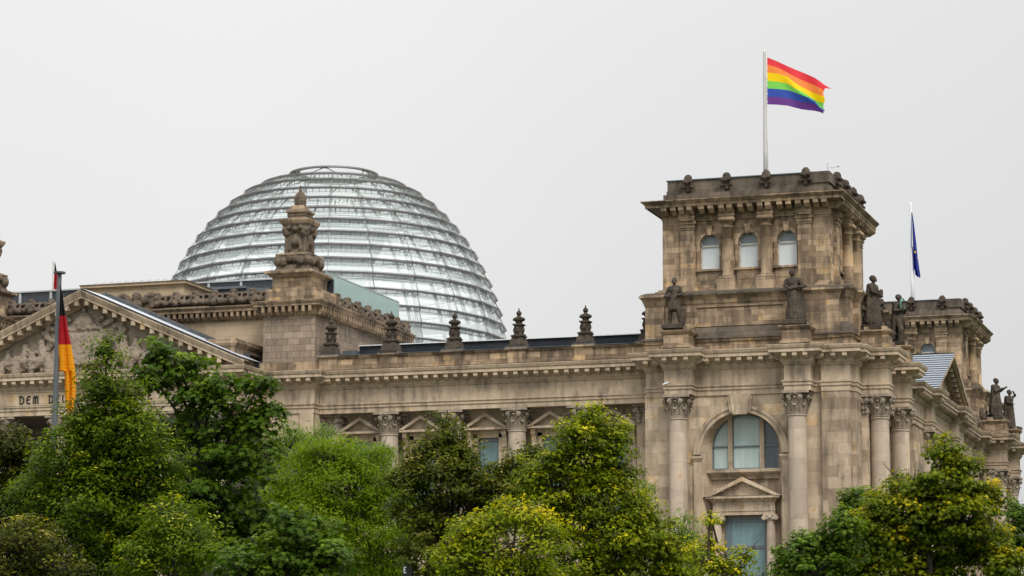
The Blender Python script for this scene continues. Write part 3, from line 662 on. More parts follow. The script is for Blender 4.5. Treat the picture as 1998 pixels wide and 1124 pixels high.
    for k, u in enumerate((2.0, 4.9, 7.83, 10.75)):
        for fr in (front, side):
            X, Y, _ = fr(u, .18, 0); h = MB()
            h.ball((X, Y, 39.78), .37, 8, 0, .95, .6, 1.1); h.ball((X, Y, 39.3), .27, 8, 0, 1, .6, 1.1); h.ball((X, Y, 38.98), .18, 6)
            d = (0, -1) if fr is front else (1, 0)
            h.ball((X+d[0]*.24, Y+d[1]*.24, 39.5), .12, 5); 
            for s in (-1, 1): h.ball((X+d[0]*.3+s*.26*abs(d[1]), Y+d[1]*.3+s*.26*abs(d[0]), 39.6), .15, 5); h.ball((X+d[0]*.2+s*.36*abs(d[1]), Y+d[1]*.2+s*.36*abs(d[0]), 39.2), .16, 5)
            o = h.build('mask_ornament', M['statue'], T); cluster(o, .07, .1, .15)
    b = MB(); b.box(-11.8, -.3, dy+.1, dy+12.2, 39.2, 39.5); b.build('tower_roof', M['flash'], T)
    return T
tower(0); tower(61)
b = MB()
for x, z0, z1 in ((-12.9, 31.3, 31.6), ): b.box(-12.75, .4, -.9, 13.3, 31.25, 31.45)
b.box(-12.6, .2, -.6, 13.0, 31.4, 31.62)
b.box(-12.75, .4, 60.1, 74.3, 31.25, 31.45)
b.build('tower_plinth', M['mid'], B)
# wind vane antenna on the near tower
b = MB(); b.tube((-.9, 4, 39.5), (-.9, 4, 41.3), .03); b.tube((-.9, 4, 40.9), (-.2, 4, 40.95), .02); b.ball((-.1, 4, 41.0), .09, 5)
tag(b.build('weather_mast', M['steelp']), 'thin weather mast with a small vane on top of the near tower', 'mast')

# --- portal block with obelisk
def portal_block(x0, x1, s=1):
    b = MB(); b.box(x0, x1, .55, 20.3, 26.9, 31.3)
    b.build('attic_block', M['brick'], B)
    pth = [(x0, 20.3), (x0, .55), (x1, .55), (x1, 20.3)]
    b = MB(); b.run(pth, [(-.4, 31.2), (.06, 31.2), (.06, 31.3), (.15, 31.35), (.15, 31.9), (.62, 31.95), (.62, 32.08), (.72, 32.16), (.8, 32.3), (.8, 32.36), (-.4, 32.5)])
    b.run(pth, [(0, 26.93), (.2, 26.95), (.2, 27.6), (0, 27.75)])
    b.blocks(pth, .52, .24, .14, .6, 31.28, 31.92, 0, False, .35, .2)
    b.build('attic_cornice', M['midtrim'], B)
    cx = (x0+x1)/2
    b = MB(); b.box(x0+.1, x1+.02, .5, 4.7, 32.45, 33.4); b.box(x0+.55, x1-.5, .9, 4.0, 33.4, 34.35)
    b.build('obelisk_plinth', M['mid'], B)
    cy = 2.3; o = MB()
    o.sq(cx, cy, [(1.55, 34.3), (1.6, 34.4), (1.85, 34.55), (1.9, 34.72), (1.75, 34.82), (1.45, 34.9), (1.35, 35.3), (1.15, 35.4), (1.2, 36.0), (1.3, 36.05), (1.3, 36.15), (.9, 36.2)])
    o.sq(cx, cy, [(.86, 36.1), (.86, 36.35), (.78, 36.5), (.76, 37.8), (.84, 37.95), (.84, 38.1), (1.0, 38.4), (1.1, 38.6), (1.12, 38.75), (.7, 39.0), (.68, 39.1), (.78, 39.3), (.76, 39.45), (.5, 39.6), (.42, 39.9), (.4, 40.1)])
    sh = MB(); sh.sq(cx, cy, [(1.0, 38.5), (1.12, 38.62), (1.22, 38.85), (1.22, 38.98), (1.0, 39.05), (.8, 39.08), (.62, 39.3), (.66, 39.42), (.86, 39.55), (.88, 39.7), (.6, 39.85), (.5, 40.15)]); sh.build('obelisk_moulding', M['midtrim'], B); sh = MB(); sh.sq(cx, cy, [(1.3, 35.98), (1.42, 36.1), (1.42, 36.22), (.8, 36.3)]); sh.build('obelisk_moulding', M['midtrim'], B); sh = MB(); sh.sq(cx, cy, [(1.6, 34.3), (1.75, 34.42), (2.02, 34.6), (2.02, 34.78), (1.7, 34.9)])
    sh.build('obelisk_moulding', M['midtrim'], B)
    o.lathe(cx, cy, [(.34, 40.1), (.42, 40.2), (.44, 40.3), (.36, 40.35), (.46, 40.55), (.47, 40.8), (.4, 41.05), (.22, 41.25), (.1, 41.32), (.14, 41.42), (.06, 41.5), (.03, 41.85)], 14)
    o.box(cx-.1, cx+.1, cy-.02, cy+.02, 41.62, 41.7)
    for k in range(4):
        t = k*math.pi/2; c, q = math.cos(t), math.sin(t)
        for s_ in (-1, 1):
            o.ball((cx+1.3*c-.75*s_*q, cy+1.3*q+.75*s_*c, 35.6), .42, 6); o.ball((cx+1.35*c-.25*s_*q, cy+1.35*q+.25*s_*c, 35.8), .3, 6)
            o.ball((cx+.9*c-.72*s_*q, cy+.9*q+.72*s_*c, 37.9), .24, 6); o.ball((cx+.95*c-.5*s_*q, cy+.95*q+.5*s_*c, 38.3), .2, 6)
            o.limb((cx+.82*c-.45*s_*q, cy+.82*q+.45*s_*c, 36.6), (cx+.82*c-.3*s_*q, cy+.82*q+.3*s_*c, 37.5), .14, .12)
        o.ball((cx+.84*c, cy+.84*q, 37.3), .3, 6, 0, 1, 1, 1.8); o.ball((cx+.9*c, cy+.9*q, 38.2), .24, 6)
        t += math.pi/4; c, q = math.cos(t), math.sin(t)
        o.ball((cx+1.7*c, cy+1.7*q, 35.65), .42, 6, 0, 1, 1, 1.2); o.ball((cx+1.2*c, cy+1.2*q, 38.15), .3, 6); o.ball((cx+1.15*c, cy+1.15*q, 37.75), .2, 6)
        o.limb((cx+1.1*c, cy+1.1*q, 36.3), (cx+1.08*c, cy+1.08*q, 37.8), .17, .13)
    for k in range(8):
        t = k*math.pi/4; o.limb((cx+.44*math.cos(t), cy+.44*math.sin(t), 40.3), (cx+.44*math.cos(t), cy+.44*math.sin(t), 40.85), .07, .08)
    ob = o.build('crowned_obelisk', M['carve'], B); cluster(ob, .05, .09, .14)
portal_block(-44.4, -40.1); portal_block(-72.2, -67.9)

def garland(p0, p1, n, z, nm='garland_frieze', r=.3):
    b = MB(); a = Vector((*p0, z)); d = Vector((*p1, z))-a; L = d.length; d.normalize(); nn = Vector((d.y, -d.x, 0))
    for k in range(n+1):
        p = a+d*(L*k/n)
        b.ball(p+Vector((0, 0, .55)), r*1.15, 6, 0, 1, 1, 1.2); b.ball(p+nn*.15+Vector((0, 0, .15)), r, 6); b.ball(p+Vector((0, 0, .95)), r*.9, 6, 0, 1.2, 1.2, .55); b.ball(p+nn*.3+Vector((0, 0, .6)), r*.5, 5)
        if k < n:
            m_ = 9
            for j in range(1, m_):
                u = j/m_; q = p+d*(L/n*u)+nn*.12+Vector((0, 0, .62-.5*math.sin(math.pi*u)))
                b.ball(q+nn*random.uniform(-.05, .1), r*random.uniform(.55, .85), 5); 
                if j % 3 == 1: b.ball(q+Vector((0, 0, .32)), r*.45, 5)
    b.prism([(0, 0), (0, 0), (0, 0)], 0, 0) if False else None
    w0 = a-nn*.05; w1 = a+d*L-nn*.05
    b.limb(w0+Vector((0, 0, .1)), w1+Vector((0, 0, .1)), .16, .16); b.limb(w0+Vector((0, 0, .72)), w1+Vector((0, 0, .72)), .12, .12)
    o = b.build(nm, M['carve'], B); cluster(o, .075, .13, .18)
    b = MB(); q = [a-nn*.12, a+d*L-nn*.12]
    b.run([(q[0].x, q[0].y), (q[1].x, q[1].y)], [(-.3, z-.1), (.0, z-.1), (.0, z+.7), (-.3, z+.75)]); b.build('garland_backing', M['dark'], B)
garland((-54.5, 2.6), (-44.6, 2.6), 6, 32.85)
garland((-40.15, 5.0), (-40.15, 20.1), 7, 32.5)
garland((-67.5, 2.6), (-60.5, 2.6), 4, 32.85)
b = MB(); b.box(-71, -53.0, 3.0, 4, 26.9, 31.5); b.box(-54.5, -44.3, 3.0, 4, 26.9, 31.5); b.build('link_wall', M['ochre'], B)
b = MB(); pth = [(-71, 3.0), (-44.3, 3.0)]
b.run(pth, [(-.4, 31.4), (.08, 31.45), (.08, 31.55), (.15, 31.6), (.15, 32.1), (.6, 32.14), (.6, 32.3), (.75, 32.5), (.75, 32.58), (-.8, 32.75)])
b.blocks(pth, .5, .23, .14, .56, 31.56, 32.12, 0, False, .35)
b.build('link_cornice', M['midtrim'], B)
b = MB(); b.box(-61.9, -53.1, 4.4, 9, 32.4, 34.9)
b.run([(-61.9, 9), (-61.9, 4.4), (-53.1, 4.4), (-53.1, 9)], [(-.3, 34.6), (0, 34.6), (.05, 34.75), (.3, 34.9), (.3, 35.02), (.4, 35.15), (-.3, 35.25)])
b.build('centre_attic', M['ochre'], B)
b = MB()
for k in range(13): b.tube((-61.3+k*.68, 4.9, 35.2), (-61.3+k*.68, 4.9, 35.42), .02, None, 4); b.tube((-61.3+k*.68, 4.9, 35.42), (-60.95+k*.68, 4.9, 35.42), .02, None, 4)
b.build('roof_edge_hoops', M['steelp'], B)
b = MB()
for s, c in ((-1, -58.4), (1, -55.9)):
    for k in range(9): b.ball((c+s*k*.14-.6*s, 4.2, 33.6+.5*math.sin(k*.35)), .3-.018*k, 6)
    for k in range(7): b.limb((c+s*k*.17-.3*s, 4.2, 34.1-.05*k), (c+s*k*.2, 4.15, 33.1), .13, .08)
b.ball((-57.1, 4.1, 33.9), .45, 6); b.ball((-57.1, 4.1, 33.3), .5, 6)
o = b.build('eagle_relief', M['carve'], B); cluster(o, .07, .14, .18)
# roof-terrace glazing
b = MB(); b.box(-75, -45, 12.0, 12.1, 33, 36.2); b.box(-40.9, -40.2, 4.3, 4.5, 33, 34.6); b.build('dark_terrace_glazing', M['darkpane'], B)
b = MB()
for x in np.arange(-75, -46, 2.93): b.box(x-.1, x+.1, 11.85, 12.02, 33, 36.2)
b.box(-75, -45, 11.8, 12.2, 36.2, 36.32); b.box(-75, -45, 11.9, 12.05, 35.0, 35.08)
b.build('terrace_mullions', M['steelp'], B)
b = MB(); b.box(-55, -46, 9.6, 11.8, 34.6, 35.15); b.box(-54, -50, 9.2, 11, 35.15, 35.35); b.build('terrace_plant_cover', M['flash'], B)
b = MB(); b.box(-41.05, -41.0, 4.6, 20.6, 32.9, 35.28); b.build('glass_balustrade', M['balglass'], B)
b = MB(); b.box(-41.07, -40.97, 4.6, 20.6, 35.28, 35.33)
for y in (4.6, 7.7, 10.9, 14.1, 17.2, 20.6): b.box(-41.0, -40.97, y-.03, y+.03, 32.9, 35.28)
b.build('balustrade_rail', M['steelp'], B)

# --- portico pediment
AZ = 33.15; HW = PC+44.0; HW = 13.9; BZ = 26.95
sl = (AZ-27.15)/HW
b = MB(); b.face([(PC-HW+.9, -3.7, BZ), (PC+HW-.9, -3.7, BZ), (PC, -3.7, AZ-.7)]); b.build('tympanum', M['relief'], B)
b = MB()
PR = [(0, -1.1), (.0, -1.0), (.22, -.92), (.22, -.72), (.85, -.62), (.85, -.5), (.95, -.3), (1.05, -.08), (1.05, 0), (0, .02)]
for s in (-1, 1):
    for (p, q) in zip(PR, PR[1:]):
        A = [(PC, -4.0-p[0], AZ+p[1]), (PC, -4.0-q[0], AZ+q[1]), (PC+s*(HW+.0), -4.0-q[0], AZ-sl*HW+q[1]), (PC+s*(HW+.0), -4.0-p[0], AZ-sl*HW+p[1])]
        b.face(A)
    b.face([(PC, -4.0, AZ-1.1), (PC+s*HW, -4.0, AZ-sl*HW-1.1), (PC+s*HW, -3.6, AZ-sl*HW-1.1), (PC, -3.6, AZ-1.1)])
    L = math.hypot(HW, sl*HW); n = 17
    for k in range(n):
        u = (k+.55)/n*.985; x = PC+s*HW*u; z = AZ-sl*HW*u-.98
        if z < 27.05: continue
        h = .17
        for m_ in (0,):
            I = [(x-h, -4.2, z-sl*0), (x+h, -4.2, z), (x+h, -4.8, z+.12), (x-h, -4.8, z+.12)]
            b.box(x-h, x+h, -4.8, -4.1, z-.02, z+.38-s*0)
b.build('raking_cornice', M['trim'], B)
b = MB()
for s in (-1, 1):   # gable roof: lead apron along the cornice, slates behind
    def rf(y0, y1, dz, m_, e=1.0, x0=0): b.face([(PC+s*x0, y0, AZ+dz-sl*x0), (PC+s*HW*e, y0, AZ+dz-sl*HW*e), (PC+s*HW*e, y1, AZ+dz-sl*HW*e), (PC+s*x0, y1, AZ+dz-sl*x0)], m_)
    rf(-5.0, -4.7, .05, 2); rf(-4.7, -1.0, .14, 0, .97); rf(-1.0, 1.2, .40, 1, .9)
    b.face([(PC, -1.0, AZ+.1), (PC+s*HW*.9, -1.0, AZ+.1-sl*HW*.9), (PC+s*HW*.9, -1.0, AZ+.40-sl*HW*.9), (PC, -1.0, AZ+.40)], 1)
    b.face([(PC, 1.2, AZ+.4), (PC, 1.2, 27), (PC+s*HW*.9, 1.2, 27), (PC+s*HW*.9, 1.2, AZ+.4-sl*HW*.9)], 1)
b.build('pediment_roof', [M['lead'], M['slate'], M['flash']], B)
b = MB(); b.box(-48.2, -45.3, -2.6, 3, 27, 28.95); b.run([(-48.2, -2.6), (-45.3, -2.6), (-45.3, 3)], [(0, 28.6), (.1, 28.65), (.25, 28.85), (.25, 29.0), (.1, 29.05), (.1, 29.2), (-1, 29.3)])
b.build('portico_side_attic', M['midtrim'], B)
# tympanum relief
def seated(b, x, z, h, lean, y=-3.85):
    q = lambda dx, dz, dy=0: (x+lean*dx*h, y-dy*h, z+dz*h)
    b.ball(q(0, 1.0), .13*h, 6); b.limb(q(0, .82), q(-.1, .42), .15*h, .17*h); b.limb(q(-.1, .4), q(.35, .42, .15), .15*h, .12*h); b.limb(q(.35, .42, .15), q(.3, .02, .1), .11*h, .08*h)
    b.limb(q(-.05, .35), q(.3, .15, .1), .13*h, .1*h); b.limb(q(.02, .78), q(.28, .6, .1), .07*h, .06*h); b.limb(q(.28, .6, .1), q(.45, .78, .1), .06*h, .05*h)
    b.limb(q(-.05, .78), q(-.3, .5, .08), .07*h, .06*h); b.limb(q(-.25, .5), q(-.35, .0), .16*h, .2*h)
b = MB()
for (x, h, l) in ((-5.2, 2.1, 1), (-3.8, 2.3, -1), (-6.7, 1.7, 1), (-8.2, 1.3, 1), (-9.6, 1.0, 1), (4.3, 2.2, -1), (5.7, 1.9, 1), (7.1, 1.6, -1), (8.5, 1.25, -1), (3.3, 2.4, 1)): seated(b, PC+x, 27.0, h, l)
b.sq(PC-.2, -3.6, [(1.6, 27.5), (1.75, 28), (1.7, 29.8), (1.3, 30.0)], 0, 1, .25)     # draped shield
for k in range(12): b.limb((PC-1.7+k*.28, -4.0, 29.8), (PC-1.6+k*.26, -3.95, 27.6), .07, .09)
for k in range(11):                                       # crown and mantle
    t = math.pi*k/10; b.limb((PC-.2-1.25*math.cos(t), -3.85, 30.3), (PC-.2-.8*math.cos(t), -3.85, 30.3+1.1*math.sin(t)+.1), .13, .1)
b.ball((PC-.2, -3.8, 30.7), .95, 8, 0, 1, .4, .8); b.ball((PC-.2, -3.9, 31.75), .22, 6); b.limb((PC-1.5, -3.85, 30.25), (PC+1.1, -3.85, 30.25), .16, .16)
for s in (-1, 1):
    for k in range(9):
        t = k/8; b.ball((PC-.2+s*(1.4+1.8*t), -3.85, 30.2-.9*math.sin(math.pi*t*.8)+.1), .24, 5)
        b.ball((PC-.2+s*(1.3+2.2*t), -3.8, 31.0-.7*t+.25*math.sin(k*2.1)), .26, 5)
        b.ball((PC-.2+s*(3.0+.25*math.sin(k)), -3.8, 28.0+k*.27), .25, 5)
for k in range(70):
    x = rng.uniform(-10.5, 10.5); zt = AZ-1.6-sl*abs(x); z = 27.1+rng.uniform(0, 1)**1.5*max(.3, min(zt-27.1, 2.2)); b.ball((PC+x, -3.75, z), rng.uniform(.12, .26), 5)
o = b.build('tympanum_relief', M['relief'], B); cluster(o, .07, .16, .2)

# --- inscription panel and lettering
b = MB(); z0, z1 = 24.45, 25.4
b.box(PC-7.3, PC+7.3, -4.16, -4.04, 24.45, 25.5)
b.run([(PC-7.3, -4.16), (PC+7.3, -4.16)], [(0, 24.40), (.06, 24.42), (.06, 24.5), (0, 24.52)]); b.run([(PC-7.3, -4.16), (PC+7.3, -4.16)], [(0, 25.42), (.06, 25.44), (.06, 25.52), (0, 25.54)])
for s in (-7.3, 7.24): b.box(PC+s, PC+s+.06, -4.22, -4.1, 24.45, 25.5)
b.build('inscription_panel', M['light'], B)
LT = {'D': [[(.18, 0), (.18, 1)], [(0, .96), (.45, 1), (.72, .82), (.8, .5), (.72, .2), (.45, 0), (.1, .02)]],
      'E': [[(.7, .9), (.45, 1), (.2, .85), (.1, .5), (.2, .14), (.45, 0), (.72, .1)], [(.1, .52), (.6, .55)]],
      'M': [[(.08, 0), (.1, .75), (.2, 1), (.42, .8), (.45, 0)], [(.45, .75), (.6, 1), (.82, .85), (.85, .1), (.95, 0)]],
      'U': [[(.1, 1), (.1, .3), (.25, 0), (.55, .05), (.7, .3)], [(.7, 1), (.7, .1), (.82, 0)]],
      'T': [[(0, .95), (.8, .95)], [(.4, .95), (.38, .2), (.5, 0), (.65, .05)]],
      'S': [[(.7, .88), (.4, 1), (.12, .8), (.3, .55), (.62, .4), (.65, .15), (.35, 0), (.05, .12)]],
      'C': [[(.7, .9), (.42, 1), (.15, .8), (.1, .45), (.2, .12), (.5, 0), (.72, .12)]],
      'H': [[(.12, 1), (.12, 0)], [(.12, .5), (.45, .62), (.68, .45), (.7, .1), (.6, -.05)]],
      'N': [[(.12, 0), (.12, .95)], [(.12, .8), (.4, 1), (.65, .85), (.68, .1), (.8, 0)]],
      'V': [[(.05, 1), (.12, .3), (.38, 0), (.68, .35), (.7, 1)]], 'O': [[(.4, 1), (.1, .75), (.08, .3), (.4, 0), (.72, .3), (.7, .75), (.4, 1)]],
      'L': [[(.15, 1), (.15, .05), (.65, 0)]], 'K': [[(.12, 1), (.12, 0)], [(.68, 1), (.14, .5), (.75, 0)]]}
b = MB(); X = at_y(37, 775, -4.25)[0]; H = .58
for ch in 'DEM DEUTSCHEN VOLKE':
    if ch == ' ': X += .66; continue
    b = MB()
    for st in LT[ch]:
        for p, q in zip(st, st[1:]):
            b.tube((X+p[0]*.5, -4.2, 24.58+p[1]*H), (X+q[0]*.5, -4.2, 24.58+q[1]*H), .055, .055, 5)
    X += .60 if ch != 'M' else .66
    b.build('letter', M['bronze'], B)

# --- south portal gable with zinc roof
b = MB(); GX, GY, GZ, GH = 3.6, 33.3, 30.8, 8.6; gs = (GZ-26.9)/GH
b.prism([(GY-GH+.8, 26.9), (GY+GH-.8, 26.9), (GY, GZ-.5)], 1.2, 2.4, 'x')
for s in (-1, 1):
    for (o0, o1, t0, t1) in ((2.3, GX, -.28, 0), (2.3, GX-.15, -.45, -.28), (2.3, 2.75, -.85, -.45)):
        b.face([(o1, GY, GZ+t1), (o1, GY+s*GH, 26.9+t1), (o1, GY+s*GH, 26.9+t0), (o1, GY, GZ+t0)]); b.face([(o0, GY, GZ+t0), (o1, GY, GZ+t0), (o1, GY+s*GH, 26.9+t0), (o0, GY+s*GH, 26.9+t0)])
    for k in range(11):
        u = (k+.6)/11.5; y = GY+s*GH*u; z = GZ-.5-gs*GH*u; b.box(2.6, 3.2, y-.17, y+.17, z-.32, z+.02)
b.build('gable', M['browntrim'], B)
b = MB()
for s in (-1, 1): b.face([(GX, GY, GZ+.02), (GX, GY+s*GH, 26.92), (-6, GY+s*GH, 26.92), (-6, GY, GZ+.02)], 0)
for s in (-1, 1):
    for k in range(16):
        u = k/15.5; y = GY+s*GH*u; z = GZ+.03-gs*GH*u; b.box(-6, GX, y-.03, y+.03, z-.02, z+.05, 1)
b.build('zinc_roof', [M['zinc'], M['seam']], B)
# low parapet pieces along the south side
b = MB(); b.box(.6, 1.6, 13, 20.5, 26.95, 27.9); b.box(.6, 1.7, 46.5, 58.5, 26.95, 27.9); b.box(1.0, 2.6, 10.9, 12.8, 26.95, 28.5)
b.run([(1.0, 10.9), (2.6, 10.9), (2.6, 12.8), (1, 12.8)], [(0, 28.3), (.25, 28.5), (.3, 28.7), (-.4, 28.8)])
b.build('side_parapet', M['mid'], B)
for (x, y) in ((.9, 57.0), (.9, 58.4)): pass

# ------------------------------------------------------------------ dome (part of the building)
DX, DY = -56.85, 44.0
D = empty('glass_dome', (0, 0, 0), B)
def rad(z):
    return (17.3*math.sqrt(max(0, 1-((z-31)/21.6)**2)) if z < 50.2 else 7.0)-.48
zs = [50.62, 49.75, 48.68, 47.55, 46.42, 45.18, 43.88, 42.55, 41.2, 39.85, 38.42, 36.95, 35.5, 34.05, 32.6, 31.1]
N = 24; A0 = R(-98.9)
def DP(r, a, z): return (DX+r*math.cos(a), DY+r*math.sin(a), z)
ang = [A0+2*math.pi*k/N for k in range(N)]
glass = MB()
for i, (za, zb) in enumerate(zip(zs, zs[1:])):
    ra, rb = rad(za), rad(zb); H = za-zb
    zt = za-.32*min(1, H); rt = ra+.10
    for k in range(N):
        a, c = ang[k], ang[(k+1) % N]
        glass.face([DP(rt, a, zt), DP(rt, c, zt), DP(rb+.38, c, zb), DP(rb+.38, a, zb)])
        glass.face([DP(ra-.02, a, za), DP(ra-.02, c, za), DP(ra-.02+.0, c, zt), DP(ra-.02, a, zt)])
glass.build('dome_glazing', M['domeglass'], D)
for i, z in enumerate(zs):
    b = MB(); r = rad(z); dz = .2
    lam = 8; 
    for k in range(N):
        a, c = ang[k], ang[(k+1) % N]
        for rr, zz, t in ((r+.40, z+.02, .030), (r+.50, z+.05, .022), (r+.0, z-.02, .03), (r+.12, z-.36, .022), (r+.26, z+.16, .022)):
            b.tube(DP(rr, a, zz), DP(rr, c, zz), t, None, 4, 0, False)
        for j in range(lam):
            u = (j+.5)/lam; p = Vector(DP(r+.5, a, z+.04)).lerp(Vector(DP(r+.5, c, z+.04)), u); q = Vector(DP(r-.02, a, z-.04)).lerp(Vector(DP(r-.02, c, z-.04)), u)
            b.tube(p, q, .025, None, 3, 0, False)
            if j % 2 == 0: b.tube(q, (q.x, q.y, z-.36), .03, None, 3, 0, False)
        # slats of the walkway seen from below
        for rr in (.16, .34):
            b.tube(DP(r+rr, a, z+.0), DP(r+rr, c, z+.0), .03, None, 4, 0, False)
    b.build('louvre_ring', M['steel'], D)
for k in range(N):
    b = MB(); a = ang[k]
    for za, zb in zip(zs, zs[1:]):
        b.tube(DP(rad(za)+.14, a, za), DP(rad(zb)+.42, a, zb), .034, None, 4, 0, False)
        P = [DP(rad(za)-.35, a-.010, za), DP(rad(za)-.35, a+.010, za), DP(rad(zb)-.35, a+.010, zb), DP(rad(zb)-.35, a-.010, zb)]
        b.face(P, 1)
        Q = [DP(rad(za)-.35, a, za), DP(rad(za)-.75, a, za), DP(rad(zb)-.75, a, zb), DP(rad(zb)-.35, a, zb)]; b.face(Q, 1)
        m_ = Vector(DP(rad(zb)+.1, a, zb-.3)); b.tube(Vector(DP(rad(zb)+.4, a, zb)), m_, .03, None, 3, 0, False)
    b.build('rib', [M['steel'], M['ribgrey']], D)
# helical ramps inside
b = MB()
for st in (0, math.pi):
    n = 90; z0, z1 = 31.5, 46.5; turns = 1.55
    for k in range(n):
        t0, t1 = k/n, (k+1)/n
        def hp(t, dr, dz): zz = z0+(z1-z0)*t; return DP(rad(zz)-1.1-dr, st+2*math.pi*turns*t, zz+dz)
        b.face([hp(t0, 0, 0), hp(t1, 0, 0), hp(t1, 1.9, 0), hp(t0, 1.9, 0)]); b.face([hp(t0, 0, 0), hp(t1, 0, 0), hp(t1, 0, .32), hp(t0, 0, .32)]); b.face([hp(t0, 1.9, -.1), hp(t1, 1.9, -.1), hp(t1, 1.9, .35), hp(t0, 1.9, .35)])
        b.tube(hp(t0, 0, 1.1), hp(t1, 0, 1.1), .03, None, 3, 0, False)
b.build('spiral_ramp', M['ramp'], D)
b = MB(); b.lathe(DX, DY, [(1.2, 31), (1.5, 35), (2.4, 39), (3.8, 43), (5.6, 46.6)], 30); b.build('mirror_cone', pane('mirror_cone', (.42, .46, .47), .2, .12), D)
b = MB(); b.lathe(DX, DY, [(5.9, 46.5), (6.2, 46.6), (6.2, 46.9)], 24); b.lathe(DX, DY, [(16.6, 31.0), (16.6, 33.5)], 48, 0); b.build('viewing_platform', M['ramp'], D)
b = MB()     # cap ring: thin wing section seen almost edge-on
n = 64
for k in range(n):
    a, c = 2*math.pi*k/n, 2*math.pi*(k+1)/n
    pr = [(4.3, 51.78), (4.28, 51.90), (3.3, 52.14), (3.22, 52.08), (3.7, 51.80), (4.3, 51.78)]
    for p, q in zip(pr, pr[1:]): b.face([DP(p[0], a, p[1]), DP(p[0], c, p[1]), DP(q[0], c, q[1]), DP(q[0], a, q[1])])
b.build('cap_ring', M['steel'], D)
b = MB()
for k in range(6):
    a = R(-140+60*k); b.tube(DP(3.8, a, 51.85), DP(5.6, a+.35, 50.7), .06, None, 5); b.tube(DP(3.8, a, 51.85), DP(5.6, a-.35, 50.7), .06, None, 5); b.ball(DP(3.8, a, 51.85), .15, 5)
b.build('cap_struts', M['steel'], D)
b = MB(); b.lathe(DX, DY, [(17.6, 28.4), (17.6, 30.4), (17.2, 30.6)], 48); b.build('dome_base', M['steelp'], D)

# ------------------------------------------------------------------ statues
def statue(name, x, y, z, H, face, pose, label, extra=None, z_=0):
    root = empty(name, (x, y, z)); root.rotation_euler = (0, 0, face); tag(root, label, 'statue', 'stone figures along the cornice'); root.scale = (1.03, 1.06, 1.02)
    b = MB(); h = H
    P = lambda a, c, d: (a*h, c*h, d*h)     # local: faces -Y, x to its left/right
    L = lambda p, q, r0, r1: b.limb(P(*p), P(*q), r0*h, r1*h)
    st = pose.get('stride', 0); rb = pose.get('robe', 0); ln = pose.get('lean', 0)
    hipL, hipR = (-.055, 0, .50), (.055, 0, .50)
    kL, kR = (-.065-pose.get('w', 0), -.02-st*.05, .28), (.065+pose.get('w', 0), -.03+st*.03, .28)
    aL, aR = (-.075-pose.get('w', 0)*1.2, .01-st*.06, .05), (.075+pose.get('w', 0)*1.6, .02+st*.08, .05)
    L(hipL, kL, .072, .05); L(kL, aL, .05, .03); L(hipR, kR, .072, .05); L(kR, aR, .05, .03)
    for a_ in (aL, aR): L((a_[0], a_[1]+.01, .025), (a_[0]*1.1, a_[1]-.07, .018), .028, .02)
    L((0, 0, .50), (ln*.02, 0, .60), .10, .085); L((ln*.02, 0, .60), (ln*.04, -.01, .74), .085, .10)
    L((-.085+ln*.04, 0, .785), (.085+ln*.04, 0, .785), .048, .048); L((ln*.04, 0, .80), (ln*.05, -.005, .865), .038, .032)
    hx = ln*.05; b.ball(P(hx, -.015, .925), .058*h, 8, 0, .85, 1, 1.2); b.ball(P(hx, .01, .945), .060*h, 8, 0, .95, 1, 1.0)
    b.ball(P(hx, -.072, .918), .012*h, 5); b.ball(P(hx, -.06, .885), .02*h, 5)
    for s in (-1, 1): b.ball(P(hx+s*.052, 0, .92), .013*h, 5)
    for s, key in ((-1, 'aL'), (1, 'aR')):
        sh = (s*.11+ln*.04, 0, .785); el, hd = pose[key]
        L(sh, el, .038, .03); L(el, hd, .03, .022)
        hv = Vector(hd)-Vector(el); hv.normalize()
        b.ball(P(hd[0]+hv.x*.02, hd[1]+hv.y*.02, hd[2]+hv.z*.02), .024*h, 6, 0, 1, .8, 1.1)
        for f in range(4): L((hd[0]+hv.x*.03+(f-1.5)*.009, hd[1]+hv.y*.03, hd[2]+hv.z*.03), (hd[0]+hv.x*.065+(f-1.5)*.011, hd[1]+hv.y*.065-.01, hd[2]+hv.z*.065-.006), .007, .006)
    if rb:   # long garment with folds
        for k in range(12):
            t = 2*math.pi*k/12; wr = .085+.05*rb; L((ln*.03+.07*math.cos(t), .06*math.sin(t), .62), (wr*math.cos(t), wr*.9*math.sin(t), .05 if rb > .5 else .34), .035, .04)
    if pose.get('cloak'):
        for k in range(7):
            t = R(20+k*24); L((.1*math.cos(t), .06*math.sin(t)+.02, .80), (.14*math.cos(t)+pose.get('cx', 0), .12*math.sin(t)+.03, .12+.04*math.sin(k*2)), .035, .045)
    if extra: extra(b, P, L)
    o = b.build('figure', M['statue'], root); cluster(o, .042, .07, .13)
    b = MB(); b.sq(0, 0, [(.22*h, -.25), (.22*h, .0), (.18*h, .02*h), (.16*h, .03*h)]); b.build('plinth', M['statue'], root)
    return root
def ex1(b, P, L):
    L((.13, .06, .05), (.13, .04, .36), .07, .05); L((.13, .1, .02), (.16, .1, .3), .06, .06); L((-.17, -.1, .60), (-.10, -.12, .60), .035, .04)
statue('stone_statue', -10.8, -2.75, 28.62, 3.45, 0, dict(robe=.2, aL=((-.17, -.02, .66), (-.14, -.10, .59)), aR=((.16, 0, .65), (.10, -.1, .62)), w=.02), 'sooty statue in a knee length tunic, feet apart, left front corner of the near tower', ex1)
def ex2(b, P, L):
    L((-.1, -.1, .62), (.2, -.08, .66), .03, .03); L((.1, .05, .1), (.15, .06, .42), .08, .06); L((-.1, -.05, .02), (-.1, -.05, .2), .05, .04)
